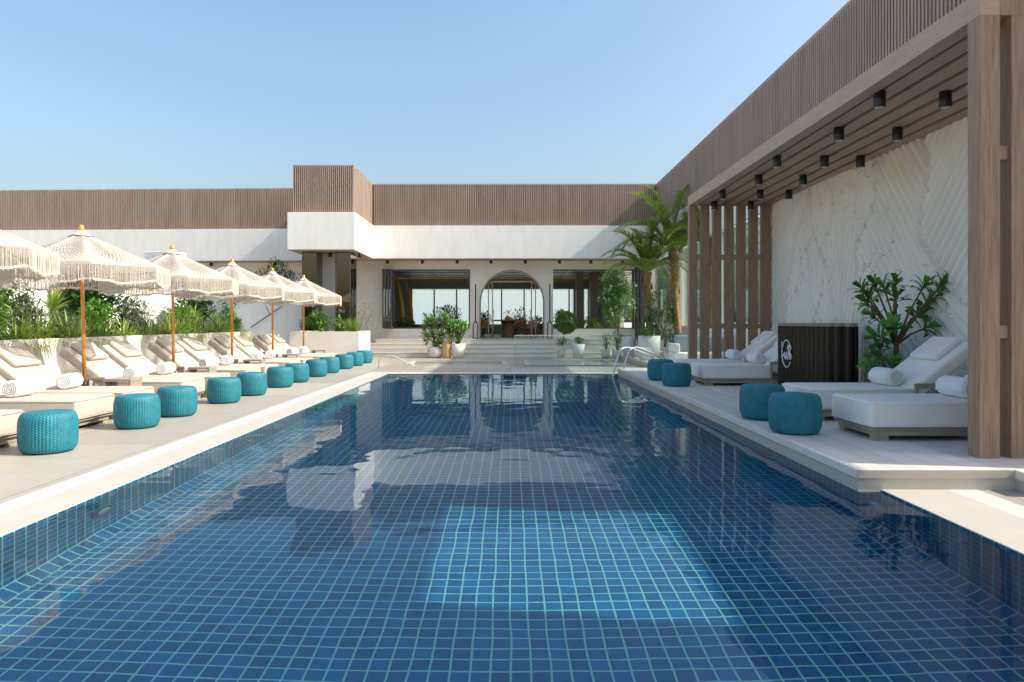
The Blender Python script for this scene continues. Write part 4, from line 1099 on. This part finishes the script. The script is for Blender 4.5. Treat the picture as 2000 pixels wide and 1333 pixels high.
# plants of the box planter
x0, z0 = 0, 0.88
bush('round_shrub', 'dark green feathery shrub at the left corner of the square planter', 'shrub', (-6.5, 22.2, 0.86), 0.32, 0.55, 480, 0.07, 0.014, M['leaf_mid'], 61, 'plants in the square planter', 7)
bush('broadleaf_shrub', 'bright green broad leaved shrub in the middle of the square planter', 'shrub', (-5.95, 22.15, 0.86), 0.42, 0.66, 380, 0.15, 0.05, M['leaf_mid'], 62, 'plants in the square planter', 8)
bush('broadleaf_shrub', 'low broad leaved shrub right of centre in the square planter', 'shrub', (-5.4, 22.15, 0.86), 0.32, 0.48, 300, 0.13, 0.045, M['leaf_bright'], 63, 'plants in the square planter', 7)
tuft('grass_tuft', 'fine upright green grass at the right corner of the square planter', 'ornamental grass', (-5.0, 22.3, 0.86), 0.58, 420, 0.008, M['leaf_grass'], 64, 0.35, 0.45, 'plants in the square planter', 0.14)
bush('olive_shrub', 'sparse grey green olive shrub right of the square planter', 'shrub', (-5.25, 24.9, 0.0), 0.55, 2.15, 620, 0.07, 0.022, M['leaf_grey'], 65, None, 15)

# pots
def pot(name, label, loc, prof, m, cat='plant pot', group=None, mod=None):
    t = thing(name, label, cat, loc, 0, group); b = MB()
    H = max(p[1] for p in prof); rt = prof[-1][0]
    b.lathe(list(prof) + [(rt * 0.90, H), (rt * 0.86, H - 0.05)], 36, mod=mod); b.build('vessel', m, t)
    b = MB(); b.lathe([(0.001, H - 0.05), (rt * 0.87, H - 0.05)], 24); b.build('soil', M['soil'], t)
    return t
def whorls(name, label, cat, loc, tips, m, L=0.22, W=0.065, nl=13, seed=1, stem_m=None, base=None, r0=0.03, fork=0.0):
    """forked stems that end in rosettes of long leaves"""
    r = random.Random(seed); t = thing(name, label, cat, loc); b = MB(); s = MB()
    for tip in tips:
        tip = Vector(tip); mid = Vector((tip.x * 0.45, tip.y * 0.45, fork + (tip.z - fork) * 0.5)) + sph(r) * 0.03
        s.tube([(0, 0, fork - 0.04), tuple(mid), tuple(tip)], [r0 * 0.75, r0 * 0.5, r0 * 0.35], 6)
        ax = (tip - mid).normalized()
        for k in range(nl):
            a = k * 2.4 + r.random() * 0.4; u = k / nl
            o = ax.orthogonal().normalized(); q = Matrix.Rotation(a, 3, ax) @ o
            d = (q * (0.35 + 0.9 * (1 - u)) + ax * (0.15 + 0.9 * u)).normalized()
            b.leaf(tip - ax * 0.10 * (1 - u), d, ax, L * r.uniform(0.8, 1.15), W * r.uniform(0.85, 1.15), r.uniform(0.2, 0.8), 0.62)
    if fork: s.tube([(0.05, 0, -0.05), (-0.01, 0, fork * 0.5), (0, 0, fork)], [r0 * 1.6, r0 * 1.3, r0 * 1.1], 8)
    b.build('leaves', m, t, fix=False); s.build('stem', stem_m or M['bark_pale'], t)
    return t
# left group at the foot of the steps
pot('bowl_pot', 'rounded sandstone bowl left of the clay jar', at(851, 698, 24.6)[0:1] + (24.6, 0), [(0.14, 0), (0.24, 0.06), (0.295, 0.2), (0.285, 0.32), (0.235, 0.40)], M['stone'])
r = random.Random(5)
tips = [(r.uniform(-.40, .40), r.uniform(-.2, .2), 0.15 + 0.98 * r.random() ** 0.7) for _ in range(34)]
whorls('frangipani', 'bright green leafy bush growing from the rounded bowl', 'plant', (-2.6, 24.6, 0.36), tips, M['leaf_bright'], 0.22, 0.055, 13, 71)
pot('clay_jar', 'tan clay jar between the two leafy pots left of the door', (-2.22, 24.45, 0), [(0.13, 0), (0.16, 0.1), (0.17, 0.4), (0.13, 0.62), (0.15, 0.68)], M['clay'])
tuft('dry_grass', 'dry cream flower heads in the tan clay jar', 'dried plant', (-2.22, 24.45, 0.63), 0.22, 150, 0.028, M['stone'], 72, 1.4, 0.95, None, 0.08)
pot('tapered_pot', 'white tapered pot right of the clay jar', (-1.83, 24.5, 0), [(0.17, 0), (0.21, 0.2), (0.265, 0.50)], M['stone_white'])
tips = [(r.uniform(-.28, .30), r.uniform(-.2, .2), 0.12 + 0.72 * r.random() ** 0.7) for _ in range(24)]
whorls('frangipani', 'bright green leafy bush growing from the white tapered pot', 'plant', (-1.83, 24.5, 0.46), tips, M['leaf_bright'], 0.20, 0.055, 12, 73)
tips = [(r.uniform(-.22, .22), r.uniform(-.15, .15), 0.5 + 0.75 * r.random()) for _ in range(10)]
whorls('tall_leafy_plant', 'taller darker leafy plant standing behind the clay jar', 'plant', (-2.2, 25.2, 0.14), tips, M['leaf_mid'], 0.20, 0.05, 12, 74)
# right group
X = lambda px, y: (px - VPX) * y / F_PX
pot('tapered_pot', 'narrow marbled pot under the clipped ball tree', (X(1095, 24.6), 24.6, 0), [(0.12, 0), (0.16, 0.2), (0.17, 0.44)], M['stone'])
t = bush('ball_topiary', 'clipped round ball tree left of the low potted shrub', 'topiary', (X(1106, 24.6), 24.6, 0.86), 0.37, 0.76, 4200, 0.06, 0.03, M['leaf_bright'], 81, None, 1, False, 0, True)
b = MB(); b.tube([(-0.18, 0, -0.48), (-0.1, 0, -0.1), (0, 0, 0.35)], 0.02, 6); b.build('stem', M['bark'], t)
bush('pot_shrub', 'loose green growth at the foot of the clipped ball tree', 'plant', (X(1097, 24.6), 24.5, 0.42), 0.19, 0.32, 220, 0.07, 0.025, M['leaf_mid'], 82, None, 6)
pot('tapered_pot', 'wide marbled pot right of the ball tree', (X(1129, 24.6), 24.6, 0), [(0.15, 0), (0.20, 0.22), (0.235, 0.49)], M['stone_white'])
bush('pot_shrub', 'low round green shrub in the wide marbled pot', 'plant', (X(1129, 24.6), 24.6, 0.46), 0.26, 0.26, 420, 0.055, 0.022, M['leaf_mid'], 83, None, 8)
pot('grey_pot', 'small grey pot, left of the pair below the flowering bush', (X(1184, 24.4), 24.4, 0), [(0.16, 0), (0.19, 0.15), (0.20, 0.32)], M['stone'])
bush('grey_shrub', 'grey green shrub in the left small grey pot', 'plant', (X(1184, 24.4), 24.4, 0.30), 0.28, 0.58, 460, 0.06, 0.02, M['leaf_grey'], 84, None, 9)
pot('grey_pot', 'small grey pot, right of the pair below the flowering bush', (X(1207, 24.0), 24.0, 0), [(0.15, 0), (0.20, 0.15), (0.215, 0.32)], M['stone'])
bush('green_shrub', 'dense green shrub in the right small grey pot', 'plant', (X(1206, 24.0), 24.0, 0.30), 0.28, 0.62, 520, 0.06, 0.022, M['leaf_mid'], 85, None, 9)
bush('oleander', 'large oleander bush with white flowers before the right window', 'shrub', (X(1207, 26.2), 26.2, 0.95), 0.85, 2.1, 4200, 0.13, 0.034, M['leaf_bright'], 86, None, 22, True, 90)
pot('tall_tub', 'tall white tub left of the palms', (X(1229, 22.6), 22.6, RZ), [(0.19, 0), (0.21, 0.4), (0.215, 0.62)], M['stone_white'])
bush('trailing_shrub', 'grey green trailing shrub beside the tall white tub', 'plant', (X(1249, 22.3), 22.3, 0.42), 0.22, 0.72, 460, 0.07, 0.02, M['leaf_grey'], 87, None, 9)
pot('small_pot', 'small white pot holding the trailing shrub', (X(1246, 22.3), 22.3, RZ), [(0.11, 0), (0.14, 0.3)], M['stone_white'])
pot('big_tub', 'broad white tub at the foot of the left palm', (X(1268, 21.6), 21.6, RZ), [(0.30, 0), (0.33, 0.4), (0.335, 0.68)], M['stone_white'])
bush('tub_shrub', 'trailing green growth over the rim of the broad white tub', 'plant', (X(1262, 21.5), 21.45, 0.80), 0.36, 0.30, 330, 0.08, 0.025, M['leaf_mid'], 88, None, 8)
pot('round_pot', 'low round white pot in front of the broad tub', (X(1262, 20.4), 20.4, RZ), [(0.16, 0), (0.24, 0.1), (0.25, 0.28), (0.21, 0.36)], M['stone_white'])
pot('small_pot', 'grey pot holding the dark shrub near the white sofa', (X(1308, 20.2), 20.2, RZ), [(0.14, 0), (0.19, 0.25)], M['stone'])
bush('dark_shrub', 'dark dense shrub left of the white sofa', 'plant', (X(1313, 20.2), 20.2, 0.36), 0.36, 0.66, 720, 0.065, 0.028, M['leaf_dark'], 89, None, 10)
pot('big_tub', 'white tub at the foot of the right palm', (X(1322, 22.2), 22.2, RZ), [(0.26, 0), (0.29, 0.4), (0.30, 0.62)], M['stone_white'])
tips = [(r.uniform(-.45, .45), r.uniform(-.3, .3), 0.25 + 1.15 * r.random()) for _ in range(30)]
whorls('frangipani', 'open branched leafy shrub between the two palms', 'plant', (X(1292, 22.0), 22.0, 0.72), tips, M['leaf_mid'], 0.17, 0.05, 11, 90)
bush('flowering_shrub', 'pale flowering shrub between the palm trunks', 'shrub', (X(1300, 22.6), 22.7, 0.5), 0.5, 1.25, 520, 0.08, 0.025, M['leaf_grey'], 91, None, 12, True, 16)
# leafy tree by the bar
tips = []
r = random.Random(17)
for _ in range(8): tips.append((r.uniform(-.40, -.02), r.uniform(-.25, .25), r.uniform(0.62, 1.20)))
for _ in range(6): tips.append((r.uniform(0.08, .50), r.uniform(-.25, .25), r.uniform(0.78, 1.28)))
tips += [(-.30, -.1, 0.50), (0.36, -.1, .62)]
tx = X(1772, 8.9)
whorls('leafy_tree', 'small glossy leafy tree between the black bar and the near lounger', 'tree', (tx, 9.15, RZ + 0.42), tips, M['leaf_gloss'], 0.20, 0.07, 11, 95, M['bark'], None, 0.028, 0.42)
whorls('leafy_shoots', 'low leafy shoots at the foot of the glossy tree', 'plant', (tx - 0.2, 9.0, RZ + 0.42), [(-.15, 0, .25), (-.28, -.1, .12), (-.05, .1, .36), (.02, -.1, .16)], M['leaf_gloss'], 0.17, 0.055, 11, 96)
pot('tree_pot', 'low pale pot hidden behind the lounger, holding the glossy tree', (tx, 9.15, RZ), [(0.16, 0), (0.21, 0.2), (0.22, 0.45)], M['stone_white'])
# room plants
for i, (x, y, rx, rz, n, lb) in enumerate([(-3.0, 34, 0.9, 1.35, 900, 'dark leafy mass of plants at the middle of the left window'), (-1.5, 34.5, 0.6, 1.2, 600, 'dark plant at the right end of the left window'),
        (-4.4, 30.0, 0.7, 0.75, 700, 'low green plant inside the left window, left part'), (-3.2, 30.0, 0.75, 0.8, 700, 'low green plant inside the left window, right part'),
        (0.25, 36.2, 0.75, 1.25, 600, 'dark plants beyond the dining table'), (-1.4, 36.4, .5, 1.0, 350, 'dark plant beyond the left door leaf'), (1.3, 36.3, .55, 1.15, 420, 'dark plant beyond the right door leaf'), (2.2, 30.0, 0.6, 1.05, 800, 'green plant inside the right window, left part'), (3.4, 30.2, 0.8, 0.85, 800, 'green plant inside the right window, middle'),
        (4.1, 29.6, 0.5, 1.9, 900, 'tall brownish green plant inside the right window, right part')]):
    bush('indoor_plant', lb, 'plant', (x, y, 0.6), rx, rz, n, 0.15, 0.05, M['leaf_dark'] if i not in (2, 3, 7, 8) else M['leaf_mid'], 100 + i, 'plants inside the pavilion', 9)

# ------------------------------------------------------------------ palms
def palm(label, loc, h, fl, nf, seed, lean=(0, 0)):
    r = random.Random(seed); t = thing('palm_tree', label, 'palm tree', loc, 0, 'palm trees at the right of the pavilion')
    b = MB(); pts, rs = [], []
    n = 34
    for i in range(n + 1):
        u = i / n; pts.append((lean[0] * u, lean[1] * u, h * u)); rs.append((0.118 - 0.035 * u) * (1 + (0.10 if i % 2 else -0.04)) + (0.05 * max(0, u - 0.82) / 0.18))
    b.tube(pts, rs, 12); b.build('trunk', M['palm_bark'], t)
    b = MB()
    for i in range(60):
        a = r.random() * 6.28; u = r.uniform(0.45, 1.0); rad = 0.10
        b.leaf((lean[0] * u + rad * math.cos(a), lean[1] * u + rad * math.sin(a), h * u), (math.cos(a) * 0.5, math.sin(a) * 0.5, 1), (math.cos(a), math.sin(a), 0), 0.16, 0.07, 0.2)
    b.build('bark_scales', M['palm_bark'], t, fix=False)
    for k in range(nf):
        a = k * 2.39996 + r.uniform(-.2, .2); u = k / nf; el = R(84 - 58 * u ** 0.9) 
        L = fl * r.uniform(0.85, 1.08); p = Vector((lean[0], lean[1], h)); d = Vector((math.cos(a) * math.cos(el), math.sin(a) * math.cos(el), math.sin(el)))
        b = MB(); seg = 18; cur, dd = p.copy(), d.copy(); path = [cur.copy()]; dirs = [dd.copy()]
        for i in range(seg):
            cur = cur + dd * L / seg; dd = (dd + Vector((0, 0, -(0.095 + 0.02 * u) * (0.4 + 1.3 * i / seg)))).normalized(); path.append(cur.copy()); dirs.append(dd.copy())
        b.tube([tuple(q) for q in path], [0.016 * (1 - 0.85 * i / seg) for i in range(seg + 1)], 4, cap=False)
        for i in range(2, seg):
            for sub in (0, 0.25, 0.5, 0.75):
                q = path[i].lerp(path[i + 1], sub); dv = dirs[i]; side = dv.cross(Vector((0, 0, 1)))
                side = side.normalized() if side.length > 1e-3 else Vector((1, 0, 0)); upv = side.cross(dv)
                v = i / seg; ll = 0.50 * math.sin(math.pi * min(0.98, 0.12 + 0.85 * v)) ** 0.6 + 0.05
                for s in (-1, 1):
                    dl = (side * s * 0.85 + dv * (0.55 + 0.5 * v) + upv * 0.28 + sph(r) * 0.12)
                    b.blade(q, dl, ll * r.uniform(0.85, 1.1), 0.028, 0.8, 2)
        b.build('frond', M['leaf_palm'], t, fix=False)
    return t
palm('palm on the left of the pair beside the pavilion, with the shorter trunk', (X(1270, 22.5), 22.5, 0.35), 2.5, 1.75, 19, 201, (-0.10, 0))
palm('palm on the right of the pair, just left of the timber screen', (X(1326, 22.2), 22.2, 0.35), 3.2, 2.3, 20, 203, (-0.18, 0.1))
palm('palm seen through the slats of the timber screen', (X(1388, 20.5), 20.6, RZ), 3.35, 1.5, 18, 207, (-0.05, 0.0))

# ------------------------------------------------------------------ chrome rails, plunge pools, glass screen, sofa
def rail(label, paths, r=0.021):
    t = thing('handrail', label, 'handrail', (0, 0, 0), 0, 'chrome pool handrails')
    for p in paths:
        b = MB()
        pts = [Vector(q) for q in p]; sm = [pts[0]]
        for i in range(1, len(pts) - 1):
            for u in (0.25, 0.5, 0.75):
                a = pts[i - 1].lerp(pts[i], 0.5 + 0.5 * u) if False else None
            A, B_, D = (pts[i - 1] + pts[i]) / 2 if i > 1 else pts[i].lerp(pts[i - 1], 0.3), pts[i], pts[i].lerp(pts[i + 1], 0.3)
            A = pts[i].lerp(pts[i - 1], 0.3)
            for u in (0, 0.25, 0.5, 0.75, 1): sm.append((1 - u) ** 2 * A + 2 * u * (1 - u) * B_ + u * u * D)
        sm.append(pts[-1]); b.tube([tuple(q) for q in sm], r, 10)
        b.build('rail', M['steel'], t)
    return t
rail('pair of chrome handrails at the far right corner of the pool', [[(x, 16.3, -0.7), (x, 16.5, 0.02), (x + 0.22, 16.7, 0.62), (x + 0.45, 16.9, 0.66), (x + 1.15, 17.3, 0.38), (x + 1.2, 17.32, RZ)] for x in (2.40, 2.62)])
rail('chrome handrail loop on the deck at the far left corner of the pool', [[(x, 19.2, 0.0), (x + 0.03, 19.2, 0.30), (x + 0.30, 19.25, 0.38), (x + 0.95, 19.4, 0.06), (x + 1.0, 19.4, 0.0)] for x in (-3.62,)], 0.016)
for k, (x0, x1, y0, y1, lb) in enumerate([(-2.95, -0.25, 20.6, 21.9, 'left'), (0.55, 3.0, 20.2, 22.6, 'right')]):
    b = MB(); wd = 0.14
    b.box(x0 - wd, x1 + wd, y0 - wd, y0, 0.0, 0.03); b.box(x0 - wd, x1 + wd, y1, y1 + wd, 0.0, 0.03); b.box(x0 - wd, x0, y0, y1, 0.0, 0.03); b.box(x1, x1 + wd, y0, y1, 0.0, 0.03)
    t = thing('plunge_pool', 'shallow sunken plunge pool on the far deck, %s of the glass edge' % lb, 'plunge pool', (0, 0, 0)); b.build('rim', M['coping'], t)
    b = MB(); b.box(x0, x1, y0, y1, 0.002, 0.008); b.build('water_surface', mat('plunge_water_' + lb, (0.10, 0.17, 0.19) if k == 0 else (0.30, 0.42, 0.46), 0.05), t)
gs = thing('glass_screen', 'frameless clear glass screen on the deck in front of the steps', 'glass screen', (0.13, 19.9, 0))
b = MB(); b.box(0.0, 3.35, 0, 0.015, 0.02, 0.87); b.build('pane', M['glass'], gs)
b = MB(); b.box(-0.012, 0.0, 0, 0.015, 0.0, 0.87); b.box(-0.012, 3.35, 0.0, 0.015, 0.871, 0.885); b.build('edge_trim', M['steel'], gs)
sf = thing('sofa', 'white outdoor sofa with grey cushion beyond the timber screen', 'sofa', (3.98, 16.95, RZ))
b = MB(); b.box(0, 1.6, 0, 0.75, 0.0, 0.36); b.box(0, 0.12, 0, 0.75, 0.36, 0.58); b.build('body', M['fabric_white'], sf, bevel=0.03, seg=3)
b = MB(); b.box(0.13, 1.6, 0.5, 0.72, 0.38, 0.78); b.build('back_cushion', M['interior_grey'], sf, bevel=0.05, seg=3)
# pool lamps on the side walls under water
for i, (x, y, lb) in enumerate([(XL, 5.1, 'left wall, nearest the camera'), (XL, 7.93, 'left wall, second from the camera'), (XL, 10.8, 'left wall, third from the camera'), (XR, 5.26, 'right wall, nearest the camera')]):
    s = 1 if x < 0 else -1
    t = thing('pool_lamp', 'round underwater lamp on the %s' % lb, 'pool lamp', (x, y, -0.47), 0, 'underwater lamps')
    for nm, r0, r1, th, m in (('ring', 0.0, 0.14, 0.02, M['lamp_ring']), ('lens', 0, 0.085, 0.035, M['lamp_glass'])):
        b = MB(); b.lathe([(r1, 0.001), (r1, th * 0.6), (r1 * 0.93, th), (0.001, th)], 28); b.v = [(s * z, x_, y_) for x_, y_, z in b.v]; b.build(nm, m, t)
